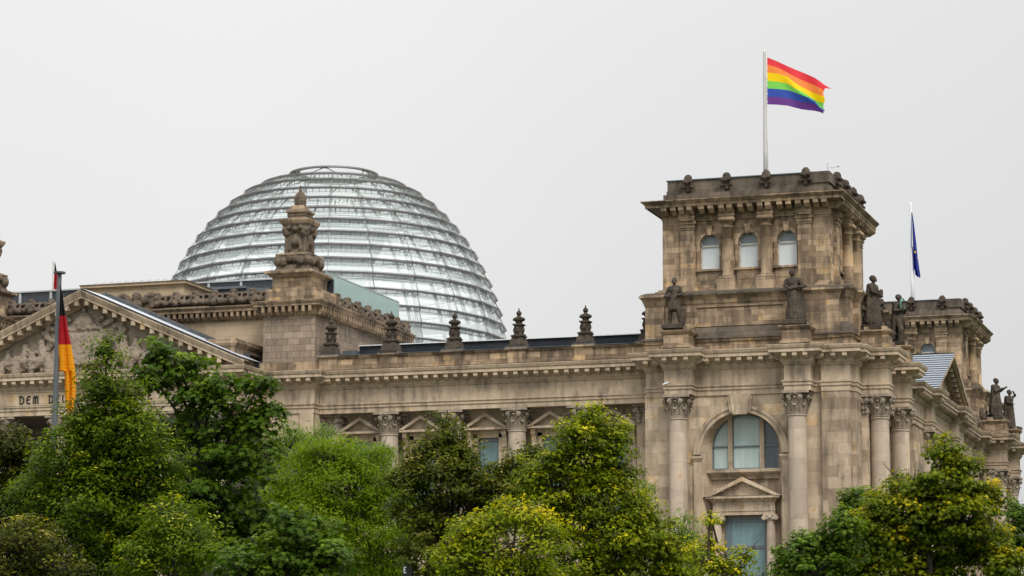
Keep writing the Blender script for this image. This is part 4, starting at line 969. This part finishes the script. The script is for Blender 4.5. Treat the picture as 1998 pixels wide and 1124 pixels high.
statue('stone_statue', -2.0, -2.75, 28.55, 3.7, R(8), dict(robe=1, lean=-1, aL=((-.19, -.03, .68), (-.1, -.12, .62)), aR=((.17, -.05, .66), (.12, -.12, .64)), cloak=1), 'sooty robed statue holding a tablet, on the ledge below the tower\'s right window', ex2)
def ex3(b, P, L):
    L((.08, -.12, .60), (.08, -.13, .70), .035, .035)
statue('stone_statue', 2.75, 1.6, 28.55, 3.7, R(78), dict(robe=1, lean=0, stride=.4, aL=((-.14, -.05, .66), (-.03, -.13, .62)), aR=((.15, -.05, .66), (.05, -.14, .60)), cloak=1), 'tall robed statue holding a book, seen in profile with a crouching beast behind', ex3)
def beast(x, y, z, f):
    root = empty('stone_beast', (x, y, z)); root.rotation_euler = (0, 0, f)
    tag(root, 'dark seated stone beast crouching behind the tall robed statue', 'sculpture')
    b = MB(); b.limb((0, .5, .45), (0, -.1, .85), .5, .38); b.limb((0, -.1, .85), (0, -.35, 1.25), .3, .24); b.ball((0, -.45, 1.35), .27, 7, 0, .9, 1.1, 1); b.limb((0, -.6, 1.3), (0, -.8, 1.22), .16, .1)
    for s in (-1, 1):
        b.limb((s*.25, -.2, .8), (s*.25, -.45, .05), .17, .11); b.limb((s*.35, .5, .4), (s*.4, .0, .15), .28, .15); b.limb((s*.25, -.45, .06), (s*.25, -.65, .06), .1, .08); b.ball((s*.18, -.38, 1.6), .09, 5)
    o = b.build('body', M['statue'], root); cluster(o, .06, .06, .2)
beast(1.55, 1.3, 28.55, R(75))
def ex4(b, P, L):
    for k in range(8): L((.0+.13*math.cos(k*.6), .05+.02*k, .1+.05*k), (.13*math.cos(k*.6+.5), .09+.02*k, .15+.05*k), .05, .05)
s4 = statue('stone_statue', 3.1, 10.0, 28.5, 3.65, R(70), dict(robe=0, lean=0, stride=1, w=.01, aL=((-.17, .0, .65), (-.06, -.12, .68)), aR=((.17, -.02, .64), (.05, -.12, .66)), cloak=1), 'striding bare-legged statue with a green ring at its shoulder', ex4)
b = MB()
for k in range(12):
    t0, t1 = R(40+k*24), R(64+k*24); b.tube((-.1+.34*math.cos(t0), -.38, 2.85+.42*math.sin(t0)), (-.1+.34*math.cos(t1), -.38, 2.85+.42*math.sin(t1)), .06, .06, 6)
b.build('green_ring', M['patina'], s4)
statue('stone_statue', 3.0, 62, 28.5, 3.7, R(80), dict(robe=1, aL=((-.16, -.04, .66), (-.06, -.15, .72)), aR=((.16, -.05, .68), (.1, -.2, .76)), cloak=1), 'distant robed statue raising a hand, left of the far pair')
statue('stone_statue', 3.1, 70.4, 28.5, 3.6, R(60), dict(robe=.6, aL=((-.15, -.04, .66), (-.05, -.12, .62)), aR=((.17, -.06, .86), (.07, -.08, .93)), cloak=1), 'distant statue with an arm bent to its head, at the far right corner')
b = MB()
for k in range(26): b.ball((random.uniform(-1.1, .5), random.uniform(-.8, .8), random.uniform(-.1, .75)), random.uniform(.2, .42), 5)
o = b.build('stone_mound', M['statue']); o.location = (1.9, 61.6, 28.4); cluster(o, .08, .1, .3)
tag(o, 'dark carved stone mound behind the far robed statue', 'sculpture')

# small things on ledges
b = MB(); b.box(-.3, .3, -.12, .12, -.08, .1); b.tube((.1, 0, -.1), (.18, .1, -.25), .05); b.tube((-.3, 0, 0), (-.42, 0, -.02), .1)
p = at_y(1300, 748, -3.0); o = b.build('security_camera', M['white']); o.location = (p[0], -3.02, p[2]); o.rotation_euler = (0, R(-20), 0); o.scale = (.62, .62, .62)
tag(o, 'small white security camera on the left column entablature', 'camera')

# ------------------------------------------------------------------ flags and poles
def pole(name, base, h, r0, r1, mat, label, foot=True):
    root = empty(name, base); tag(root, label, 'flagpole')
    b = MB(); b.lathe(0, 0, [(r0, 0), (r0*.98, h*.3), (r1, h-.15), (r1*.9, h), (.01, h+.04)], 14); b.build('mast', M[mat], root, smooth=True)
    return root
top = at_y(1491.5, 98, 5.0); bx = at_y(1494, 328, 5.0)
pr = pole('flagpole', ((top[0]+bx[0])/2, 5.0, 39.4), top[2]-39.4, .19, .11, 'pole', 'tall pale flagpole on the near tower flying the rainbow flag')
b = MB(); b.tube((.16, -.02, 3), (.16, -.02, top[2]-39.5), .018, None, 5)
for k in range(6): b.ball((.2, -.02, 6.4+k*.62), .05, 5)
b.build('halyard', M['white'], pr)
top2 = at_y(1777, 396, 66.); 
pr2 = pole('flagpole', (top2[0], 66., 39.4), top2[2]-39.4, .2, .12, 'white', 'white flagpole on the far tower holding the blue flag')
b = MB(); b.box(-.42, -.05, -.3, .3, .3, 1.25); b.build('base_box', M['white'], pr2)
top3 = at_y(105.5, 508, 62.)
pole('flagpole', (top3[0], 62., 28.5), top3[2]-28.5, .2, .13, 'pole', 'distant pale flagpole behind the pediment, mostly hidden by the nearer pole')
D4 = 112.; t4 = at_depth(116.5, 530, D4); b4 = at_depth(107, 810, D4)
pole4 = pole('flagpole', ((t4[0]+b4[0])/2, (t4[1]+b4[1])/2, 0), t4[2], .155, .10, 'polesteel', 'dark grey flagpole in front of the pediment with a capped top')
b = MB(); b.lathe(0, 0, [(.10, t4[2]-.02), (.26, t4[2]), (.26, t4[2]+.07), (.08, t4[2]+.1)], 14); b.build('cap', M['polesteel'], pole4)

def flagmat(name, cols, axis_cells=None):
    out_ = []
    for i, c in enumerate(cols):
        m, n, b = newmat('%s_%d' % (name, i)); b.inputs['Base Color'].default_value = (*c, 1); b.inputs['Roughness'].default_value = .75
        tr = n.nodes.new('ShaderNodeBsdfTranslucent'); tr.inputs[0].default_value = (*c, 1); mxs = n.nodes.new('ShaderNodeMixShader'); mxs.inputs[0].default_value = .45
        o_ = n.nodes['Material Output']; n.links.new(b.outputs[0], mxs.inputs[1]); n.links.new(tr.outputs[0], mxs.inputs[2]); n.links.new(mxs.outputs[0], o_.inputs[0])
        out_.append(m)
    return out_
def interp(tbl, x):
    xs = [t[0] for t in tbl]
    return [np.interp(x, xs, [t[1][k] for t in tbl]) for k in range(len(tbl[0][1]))]
# rainbow flag (hoist left, stripes at measured heights; the cloth bellies to and fro)
T_ = [(160, (138,198,265,335,400,470,535)), (245, (172,225,275,343,405,472,538)), (330, (212,266,302,360,414,482,546)), (390, (238,300,350,398,433,497,562)), (450, (262,330,388,425,457,515,577)), (505, (285,352,415,457,475,522,584)), (560, (310,374,442,497,505,530,590)), (605, (340,396,458,516,560,572,600)), (640, (368,418,468,524,582,592,616))]
xs_ = np.linspace(160, 640, 60); VN = 5
b = MB(); YF = 5.0
grid = []
for i, xx in enumerate(xs_):
    z = interp(T_, xx); u = (xx-160)/480; colp = []
    for s_ in range(6):
        for j in range(VN): colp.append(z[s_]+(z[s_+1]-z[s_])*j/VN)
    colp.append(z[6]); L_ = []
    for j, yy in enumerate(colp):
        v = j/(len(colp)-1)
        yoff = .38*math.sin(u*5.2+v*2.3)*u**.6+.16*math.sin(u*13-v*5)*u-.5*u*math.exp(-((v-(.15+.75*u))/.16)**2)
        edge = 1+(.015*math.sin(v*19) if i > 56 else 0)
        p = at_y(1460+(160+(xx-160)*edge)/4.325, 80+yy/4.325, YF+yoff); L_.append(p)
    grid.append(L_)
for i in range(len(grid)-1):
    for j in range(len(grid[0])-1): b.face([grid[i][j], grid[i+1][j], grid[i+1][j+1], grid[i][j+1]], j//VN)
# pointed wisp of the top corner
w0 = at_y(1460+700/4.325, 80+404/4.325, YF+.2)
b.face([grid[-1][0], w0, grid[-1][3]], 0)
fl = b.build('rainbow_flag', flagmat('rainbow', [(.85, .045, .06), (1.0, .27, .06), (1.0, .66, .0), (.22, .68, .10), (.035, .085, .42), (.15, .045, .26)]), None, smooth=True)
tag(fl, 'six striped rainbow flag streaming from the pole on the near tower', 'flag')
# cloth hanging in pleats
def hang(name, levels, Y, mats, bands, label, depth=.5, npl=4, n=48, fpy=None):
    """levels: (py, px left, px right); bands: py where the colour changes"""
    b = MB(); ys = np.linspace(levels[0][0], levels[-1][0], n); lv = [l[0] for l in levels]; rows = []
    for py in ys:
        l = np.interp(py, lv, [q[1] for q in levels]); r = np.interp(py, lv, [q[2] for q in levels]); row = []
        m_ = npl*6
        for k in range(m_+1):
            u = k/m_; px = l+(r-l)*(u+.05*math.sin(u*npl*math.pi*2)*(1 if 0 < u < 1 else 0)); dd = depth*math.sin(u*npl*math.pi+py*.01)*(.35+.65*(py-ys[0])/(ys[-1]-ys[0]))
            row.append(at_y(px, py, Y+dd) if fpy is None else at_depth(px, py, fpy+dd))
        rows.append(row)
    for i in range(n-1):
        mi = sum(1 for t in bands if ys[i]+.01 >= t)
        for k in range(len(rows[0])-1): b.face([rows[i][k], rows[i][k+1], rows[i+1][k+1], rows[i+1][k]], mi)
    o = b.build(name, mats, None, smooth=True); sm_ = o.modifiers.new('solid', 'SOLIDIFY'); sm_.thickness = .012
    tag(o, label, 'flag'); return o
C8 = lambda x, y: (1640+x/3.511, 380+y/3.511)
lev = [(C8(0, y)[1], C8(l, 0)[0], C8(r, 0)[0]) for y, l, r in ((122, 486, 491), (200, 484, 503), (260, 484, 510), (345, 482, 520), (358, 488, 521), (400, 494, 526), (508, 500, 540), (514, 508, 541), (545, 511, 546), (560, 522, 548), (568, 540, 546))]
eu = hang('blue_flag', lev, 66, flagmat('euro_blue', [(.04, .06, .42)]), [], 'furled dark blue flag with a yellow star hanging from the far tower pole', .35, 3)
b = MB(); cpt = at_y(C8(511, 0)[0], C8(0, 393)[1], 65.5); pts = []
for k in range(10):
    t = math.pi/2+k*math.pi/5; rr = .165 if k % 2 == 0 else .07; pts.append((rr*.85*math.cos(t), rr*math.sin(t)))
b.prism([(cpt[0]+p[0], cpt[2]+p[1]) for p in pts], 65.48, 65.51); 
c2 = at_y(C8(527, 0)[0], C8(0, 430)[1], 65.5); b.prism([(c2[0]-.03, c2[2]-.1), (c2[0]+.05, c2[2]-.08), (c2[0]+.03, c2[2]+.12)], 65.48, 65.51)
b.build('star', flagmat('star_yellow', [(.85, .6, .05)]), eu)
C7 = lambda x, y: (x/5.62, 540+y/5.62)
lev = [(C7(0, y)[1], C7(l, 0)[0], C7(r, 0)[0]) for y, l, r in ((100, 660, 664), (200, 657, 684), (300, 655, 698), (420, 652, 718), (550, 648, 738), (735, 645, 776), (850, 643, 795), (1000, 640, 820), (1035, 640, 824), (1045, 706, 825), (1150, 712, 832), (1300, 716, 828), (1420, 722, 812), (1500, 742, 800))]
GER = flagmat('tricolour', [(.012, .012, .014), (.62, .012, .03), (1.0, .50, .004)])
hang('german_flag', lev, 0, GER, [C7(0, 418)[1], C7(0, 735)[1]], 'black, red and gold flag hanging limp from the dark grey pole', .16, 4, 90, fpy=D4-.2)
lev = [(514, 107, 108), (530, 106.5, 111), (545, 105.5, 113), (566, 104, 114)]
hang('german_flag', lev, 62, GER, [535, 565], 'small distant black and red flag on the pole behind the pediment', .2, 2, 40)

# dark rounded sign at the bottom edge
root_p = at_depth(796, 1108, 75.); b = MB()
rt = empty('street_sign', (root_p[0], root_p[1], 0)); tag(rt, 'dark rounded street sign top with a white mark, peeking over the bottom edge', 'sign')
zt = root_p[2]; b.lathe(0, 0, [(.05, 0), (.05, zt-.6)], 10); b.build('post', M['polesteel'], rt)
b = MB(); pts = [(-.14, zt-.7), (.14, zt-.7), (.15, zt)]+[(.15*math.cos(R(a)), zt+.13*math.sin(R(a))) for a in range(15, 180, 15)]+[(-.15, zt)]
b.prism(pts, -.06, .06); b.build('sign_body', M['black'], rt)
b = MB()
for q in ((-.11, -.07, -.16, .03), (-.07, -.02, .0, .03), (-.07, -.035, -.08, -.055), (-.07, -.02, -.16, -.13)): b.box(q[0], q[1], -.075, -.061, zt+q[2], zt+q[3])
b.build('white_mark', M['white'], rt)

# ------------------------------------------------------------------ trees
def leafmat(name, stops, trans=.38, rough=.42, spec=.09):
    m, n, b = newmat(name); L = n.links.new
    at = n.nodes.new('ShaderNodeAttribute'); at.attribute_name = 'tint'
    cr = ramp(n, stops); L(at.outputs['Fac'], cr.inputs[0])
    L(cr.outputs[0], b.inputs['Base Color']); b.inputs['Roughness'].default_value = rough; b.inputs['Specular IOR Level'].default_value = spec
    tr = n.nodes.new('ShaderNodeBsdfTranslucent'); hs = n.nodes.new('ShaderNodeHueSaturation'); hs.inputs['Value'].default_value = 1.5; hs.inputs['Saturation'].default_value = 1.15
    L(cr.outputs[0], hs.inputs['Color']); L(hs.outputs[0], tr.inputs[0])
    mx_ = n.nodes.new('ShaderNodeMixShader'); mx_.inputs[0].default_value = trans
    L(b.outputs[0], mx_.inputs[1]); L(tr.outputs[0], mx_.inputs[2]); L(mx_.outputs[0], n.nodes['Material Output'].inputs[0])
    return m
LM = {
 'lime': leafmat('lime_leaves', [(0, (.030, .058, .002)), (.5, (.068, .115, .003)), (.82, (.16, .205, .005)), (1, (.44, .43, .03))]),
 'maple': leafmat('maple_leaves', [(0, (.026, .052, .005)), (.5, (.058, .108, .008)), (.85, (.12, .19, .012)), (1, (.22, .29, .02))]),
 'dark': leafmat('dark_leaves', [(0, (.02, .028, .003)), (.5, (.042, .052, .004)), (.85, (.09, .09, .007)), (1, (.38, .33, .06))]),
 'locust': leafmat('locust_leaves', [(0, (.075, .125, .004)), (.5, (.13, .20, .006)), (1, (.22, .30, .01))], .45),
 'willow': leafmat('pale_leaves', [(0, (.07, .12, .022)), (.5, (.12, .18, .033)), (1, (.19, .26, .045))], .45),
 'olive': leafmat('olive_leaves', [(0, (.035, .050, .005)), (.5, (.080, .100, .008)), (.8, (.17, .17, .015)), (1, (.52, .42, .15))]),
 'gold': leafmat('yellowing_lime_leaves', [(0, (.045, .072, .003)), (.45, (.115, .155, .004)), (.8, (.26, .29, .006)), (1, (.62, .50, .012))]),
 'yellow': leafmat('yellow_leaves', [(0, (.09, .14, .004)), (.5, (.22, .26, .006)), (1, (.66, .50, .012))]),
 'bigmaple': leafmat('autumn_maple_leaves', [(0, (.035, .055, .003)), (.45, (.085, .12, .004)), (.8, (.21, .225, .006)), (1, (.48, .37, .008))]),
}
def add_leaves(pos, nrm, size, tint, name, mat, parent, origin, shape='leaf'):
    n = len(pos)
    nrm = nrm/np.linalg.norm(nrm, axis=1, keepdims=True)
    a = rng.normal(size=(n, 3)); a[:, 2] -= .5
    t = a-(a*nrm).sum(1, keepdims=True)*nrm; t /= np.linalg.norm(t, axis=1, keepdims=True)
    s = np.cross(nrm, t)
    sz = (size*rng.uniform(.6, 1.3, n))[:, None]
    if shape == 'maple':      # lobed leaf
        tpl = [(-.5, 0), (-.25, .18), (-.35, .55), (0, .32), (.30, .62), (.22, .2), (.62, .0), (.22, -.2), (.30, -.62), (0, -.32), (-.35, -.55), (-.25, -.18)]
    elif shape == 'narrow': tpl = [(-.6, 0), (0, .16), (.6, 0), (0, -.16)]
    else: tpl = [(-.55, 0), (-.15, .27), (.25, .22), (.70, 0), (.25, -.22), (-.15, -.27)]
    k = len(tpl); V = np.empty((n, k, 3))
    for i, (u, v) in enumerate(tpl):
        bend = -(.35*abs(v)+.25*max(0, u)**2)
        V[:, i] = pos+t*(u*sz)+s*(v*sz)+nrm*(bend*sz)
    V = V.reshape(-1, 3)-np.array(origin)
    me = bpy.data.meshes.new(name); me.vertices.add(n*k); me.vertices.foreach_set('co', V.ravel())
    me.loops.add(n*k); me.loops.foreach_set('vertex_index', np.arange(n*k)); me.polygons.add(n)
    me.polygons.foreach_set('loop_start', np.arange(n)*k); me.polygons.foreach_set('loop_total', np.full(n, k))
    at = me.attributes.new('tint', 'FLOAT', 'FACE'); at.data.foreach_set('value', np.clip(tint, 0, 1).astype(np.float32))
    me.materials.append(mat); me.update(calc_edges=True)
    o = bpy.data.objects.new(name, me); col.objects.link(o); o.parent = parent; return o
def tree(name, label, blobs, D, kind, leaf, dens, group=None, shape='leaf', spray=.42, depthf=.9, flat=.55, upn=.9, trunk=None, seed=1, tb=0., limbs=True, per=34, hollow=.45, twigs=26, tipk=.15, bare=()):
    """blobs: (px, py, radius px) -> lumps of crown; every lump is filled with sprays of leaves"""
    global rng; rng = np.random.default_rng(seed); random.seed(seed)
    sc_m = D/F_PX; C_ = []; 
    for q in blobs:
        px, py, r = q[:3]; ry = q[3] if len(q) > 3 else r
        dd = rng.uniform(-.6, .6)*depthf*r*sc_m if len(q) < 5 else q[4]
        C_.append((at_depth(px, py, D+dd), r*sc_m, ry*sc_m))
    cx = sum(c[0][0]*c[1] for c in C_)/sum(c[1] for c in C_); cy = sum(c[0][1]*c[1] for c in C_)/sum(c[1] for c in C_)
    if trunk is not None: p = at_depth(trunk, 1000, D); cx, cy = p[0], p[1]
    root = empty(name, (cx, cy, 0)); tag(root, label, 'tree', group); org = (cx, cy, 0)
    P, Nn, Tn = [], [], []
    twig = MB()
    spray *= 1.12; flat *= .8
    for c, rx, rz in C_:
        vol = rx*rx*rz; ns = max(8, int(DENS*dens*rx*rz/(spray*spray)))
        d = rng.normal(size=(ns, 3)); d /= np.linalg.norm(d, axis=1, keepdims=True)
        rr = rng.uniform(hollow**3, 1, ns)**(1/3.); ph = rng.uniform(0, 6, 3); rr *= 1+.17*np.sin(d[:, 0]*8+ph[0])*np.sin(d[:, 2]*9+ph[1])+.08*np.sin(d[:, 1]*11+ph[2]); rr *= np.where(rng.uniform(0, 1, ns) > .93, rng.uniform(1.08, 1.3, ns), 1)
        cen = c+d*rr[:, None]*np.array([rx, rx*depthf, rz])
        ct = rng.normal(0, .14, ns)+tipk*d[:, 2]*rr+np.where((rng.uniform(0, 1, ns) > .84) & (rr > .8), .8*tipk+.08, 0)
        for i in range(ns):
            k = int(1.75*per*rng.uniform(.6, 1.3)); o = rng.normal(size=(k, 3)); o *= (rng.uniform(0, 1, k)**.4/np.linalg.norm(o, axis=1))[:, None]
            sp = spray*rng.uniform(.6, 1.25)
            q = o*np.array([sp, sp, sp*flat]); q[:, 2] -= .25*(q[:, 0]**2+q[:, 1]**2)/sp
            P.append(cen[i]+q)
            nn = rng.normal(size=(k, 3))*.38; nn[:, 2] += upn; nn += .7*o+.45*d[i]
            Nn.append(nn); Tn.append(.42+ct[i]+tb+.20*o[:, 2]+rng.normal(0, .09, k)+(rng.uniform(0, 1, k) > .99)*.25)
            if i % max(1, ns//twigs) == 0: twig.tube(Vector(c-np.array([0, 0, rz*.3])), Vector(cen[i]), .022*D/65, .006, 4, 0, False)
    add_leaves(np.concatenate(P), np.concatenate(Nn), leaf*(LEAF if shape != 'maple' else .8), np.concatenate(Tn), 'crown', LM[kind], root, org, shape)
    tk = MB(); zt = max(c[0][2] for c in C_); base = min(c[0][2]-c[2] for c in C_)
    tk.v = [tuple(v) for v in twig.v]; tk.f = twig.f[:]; tk.m = twig.m[:]
    h0 = max(2.0, min(base, 4.5)); s = .16+.012*zt
    tk.tube((cx, cy, 0), (cx, cy, .5), s*1.35, s, 10, 0, False); tk.tube((cx, cy, .5), (cx+.1, cy, h0), s, s*.8, 10, 0, False)
    last = Vector((cx+.1, cy, h0))
    if limbs:
        tk.tube(last, (cx, cy, zt*.72), s*.75, s*.22, 8, 0, False)
        for c, rx, rz in C_:
            e0 = Vector((c[0], c[1], c[2]-.1*rz)); zz = min(max(h0, e0.z-.9*(Vector((e0.x, e0.y))-Vector((cx, cy))).length-rz*.5), zt*.7); st = Vector((cx, cy, zz)); mid = st.lerp(e0, .5)+Vector((random.uniform(-.15, .15), random.uniform(-.15, .15), .1))
            tk.tube(st, mid, s*.22, s*.14, 6, 0, False); tk.tube(mid, e0, s*.14, s*.07, 6, 0, False)
            for k in range(4):
                e1 = e0+Vector(rng.normal(size=3)*np.array([rx, rx, rz])*.45)+Vector((0, 0, rz*.3)); tk.tube(e0, e1, s*.07, .012, 4, 0, False)
    for (x0, y0, x1, y1) in bare:
        p, q = Vector(at_depth(x0, y0, D)), Vector(at_depth(x1, y1, D)); tk.tube(p, q, .035, .01, 5, 0, False); m_ = p.lerp(q, .6); tk.tube(m_, m_+Vector((.25, 0, .28)), .015, .006, 4, 0, False)
    for i, v in enumerate(tk.v): tk.v[i] = (v[0]-cx, v[1]-cy, v[2])
    tk.build('trunk', M['bark'], root)
    return root
DENS = 6.0
LEAF = .86
GT = 'trees in front of the parliament building'
# lime with a pointed top, left
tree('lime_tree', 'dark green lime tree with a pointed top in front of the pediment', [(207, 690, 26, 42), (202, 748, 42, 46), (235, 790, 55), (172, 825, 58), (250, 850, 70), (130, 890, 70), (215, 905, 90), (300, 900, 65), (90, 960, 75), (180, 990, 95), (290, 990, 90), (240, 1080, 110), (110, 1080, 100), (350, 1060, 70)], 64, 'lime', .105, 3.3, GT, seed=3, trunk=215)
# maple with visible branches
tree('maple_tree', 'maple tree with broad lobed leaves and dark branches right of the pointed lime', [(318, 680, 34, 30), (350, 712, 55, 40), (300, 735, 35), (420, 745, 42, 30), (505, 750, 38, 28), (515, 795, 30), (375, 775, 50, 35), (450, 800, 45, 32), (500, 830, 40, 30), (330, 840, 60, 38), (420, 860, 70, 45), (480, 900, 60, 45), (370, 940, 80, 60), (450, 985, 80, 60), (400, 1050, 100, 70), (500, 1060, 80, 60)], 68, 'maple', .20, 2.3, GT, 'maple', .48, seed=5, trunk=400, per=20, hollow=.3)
tree('lime_tree', 'dark lime sapling with yellowing leaves along the lower left corner', [(40, 1060, 80, 60), (110, 1100, 70, 50), (10, 1110, 60)], 55, 'dark', .10, 3.2, GT, seed=6, tb=.12, trunk=60)  # crown takes the dark leaf colours, shifted towards yellow
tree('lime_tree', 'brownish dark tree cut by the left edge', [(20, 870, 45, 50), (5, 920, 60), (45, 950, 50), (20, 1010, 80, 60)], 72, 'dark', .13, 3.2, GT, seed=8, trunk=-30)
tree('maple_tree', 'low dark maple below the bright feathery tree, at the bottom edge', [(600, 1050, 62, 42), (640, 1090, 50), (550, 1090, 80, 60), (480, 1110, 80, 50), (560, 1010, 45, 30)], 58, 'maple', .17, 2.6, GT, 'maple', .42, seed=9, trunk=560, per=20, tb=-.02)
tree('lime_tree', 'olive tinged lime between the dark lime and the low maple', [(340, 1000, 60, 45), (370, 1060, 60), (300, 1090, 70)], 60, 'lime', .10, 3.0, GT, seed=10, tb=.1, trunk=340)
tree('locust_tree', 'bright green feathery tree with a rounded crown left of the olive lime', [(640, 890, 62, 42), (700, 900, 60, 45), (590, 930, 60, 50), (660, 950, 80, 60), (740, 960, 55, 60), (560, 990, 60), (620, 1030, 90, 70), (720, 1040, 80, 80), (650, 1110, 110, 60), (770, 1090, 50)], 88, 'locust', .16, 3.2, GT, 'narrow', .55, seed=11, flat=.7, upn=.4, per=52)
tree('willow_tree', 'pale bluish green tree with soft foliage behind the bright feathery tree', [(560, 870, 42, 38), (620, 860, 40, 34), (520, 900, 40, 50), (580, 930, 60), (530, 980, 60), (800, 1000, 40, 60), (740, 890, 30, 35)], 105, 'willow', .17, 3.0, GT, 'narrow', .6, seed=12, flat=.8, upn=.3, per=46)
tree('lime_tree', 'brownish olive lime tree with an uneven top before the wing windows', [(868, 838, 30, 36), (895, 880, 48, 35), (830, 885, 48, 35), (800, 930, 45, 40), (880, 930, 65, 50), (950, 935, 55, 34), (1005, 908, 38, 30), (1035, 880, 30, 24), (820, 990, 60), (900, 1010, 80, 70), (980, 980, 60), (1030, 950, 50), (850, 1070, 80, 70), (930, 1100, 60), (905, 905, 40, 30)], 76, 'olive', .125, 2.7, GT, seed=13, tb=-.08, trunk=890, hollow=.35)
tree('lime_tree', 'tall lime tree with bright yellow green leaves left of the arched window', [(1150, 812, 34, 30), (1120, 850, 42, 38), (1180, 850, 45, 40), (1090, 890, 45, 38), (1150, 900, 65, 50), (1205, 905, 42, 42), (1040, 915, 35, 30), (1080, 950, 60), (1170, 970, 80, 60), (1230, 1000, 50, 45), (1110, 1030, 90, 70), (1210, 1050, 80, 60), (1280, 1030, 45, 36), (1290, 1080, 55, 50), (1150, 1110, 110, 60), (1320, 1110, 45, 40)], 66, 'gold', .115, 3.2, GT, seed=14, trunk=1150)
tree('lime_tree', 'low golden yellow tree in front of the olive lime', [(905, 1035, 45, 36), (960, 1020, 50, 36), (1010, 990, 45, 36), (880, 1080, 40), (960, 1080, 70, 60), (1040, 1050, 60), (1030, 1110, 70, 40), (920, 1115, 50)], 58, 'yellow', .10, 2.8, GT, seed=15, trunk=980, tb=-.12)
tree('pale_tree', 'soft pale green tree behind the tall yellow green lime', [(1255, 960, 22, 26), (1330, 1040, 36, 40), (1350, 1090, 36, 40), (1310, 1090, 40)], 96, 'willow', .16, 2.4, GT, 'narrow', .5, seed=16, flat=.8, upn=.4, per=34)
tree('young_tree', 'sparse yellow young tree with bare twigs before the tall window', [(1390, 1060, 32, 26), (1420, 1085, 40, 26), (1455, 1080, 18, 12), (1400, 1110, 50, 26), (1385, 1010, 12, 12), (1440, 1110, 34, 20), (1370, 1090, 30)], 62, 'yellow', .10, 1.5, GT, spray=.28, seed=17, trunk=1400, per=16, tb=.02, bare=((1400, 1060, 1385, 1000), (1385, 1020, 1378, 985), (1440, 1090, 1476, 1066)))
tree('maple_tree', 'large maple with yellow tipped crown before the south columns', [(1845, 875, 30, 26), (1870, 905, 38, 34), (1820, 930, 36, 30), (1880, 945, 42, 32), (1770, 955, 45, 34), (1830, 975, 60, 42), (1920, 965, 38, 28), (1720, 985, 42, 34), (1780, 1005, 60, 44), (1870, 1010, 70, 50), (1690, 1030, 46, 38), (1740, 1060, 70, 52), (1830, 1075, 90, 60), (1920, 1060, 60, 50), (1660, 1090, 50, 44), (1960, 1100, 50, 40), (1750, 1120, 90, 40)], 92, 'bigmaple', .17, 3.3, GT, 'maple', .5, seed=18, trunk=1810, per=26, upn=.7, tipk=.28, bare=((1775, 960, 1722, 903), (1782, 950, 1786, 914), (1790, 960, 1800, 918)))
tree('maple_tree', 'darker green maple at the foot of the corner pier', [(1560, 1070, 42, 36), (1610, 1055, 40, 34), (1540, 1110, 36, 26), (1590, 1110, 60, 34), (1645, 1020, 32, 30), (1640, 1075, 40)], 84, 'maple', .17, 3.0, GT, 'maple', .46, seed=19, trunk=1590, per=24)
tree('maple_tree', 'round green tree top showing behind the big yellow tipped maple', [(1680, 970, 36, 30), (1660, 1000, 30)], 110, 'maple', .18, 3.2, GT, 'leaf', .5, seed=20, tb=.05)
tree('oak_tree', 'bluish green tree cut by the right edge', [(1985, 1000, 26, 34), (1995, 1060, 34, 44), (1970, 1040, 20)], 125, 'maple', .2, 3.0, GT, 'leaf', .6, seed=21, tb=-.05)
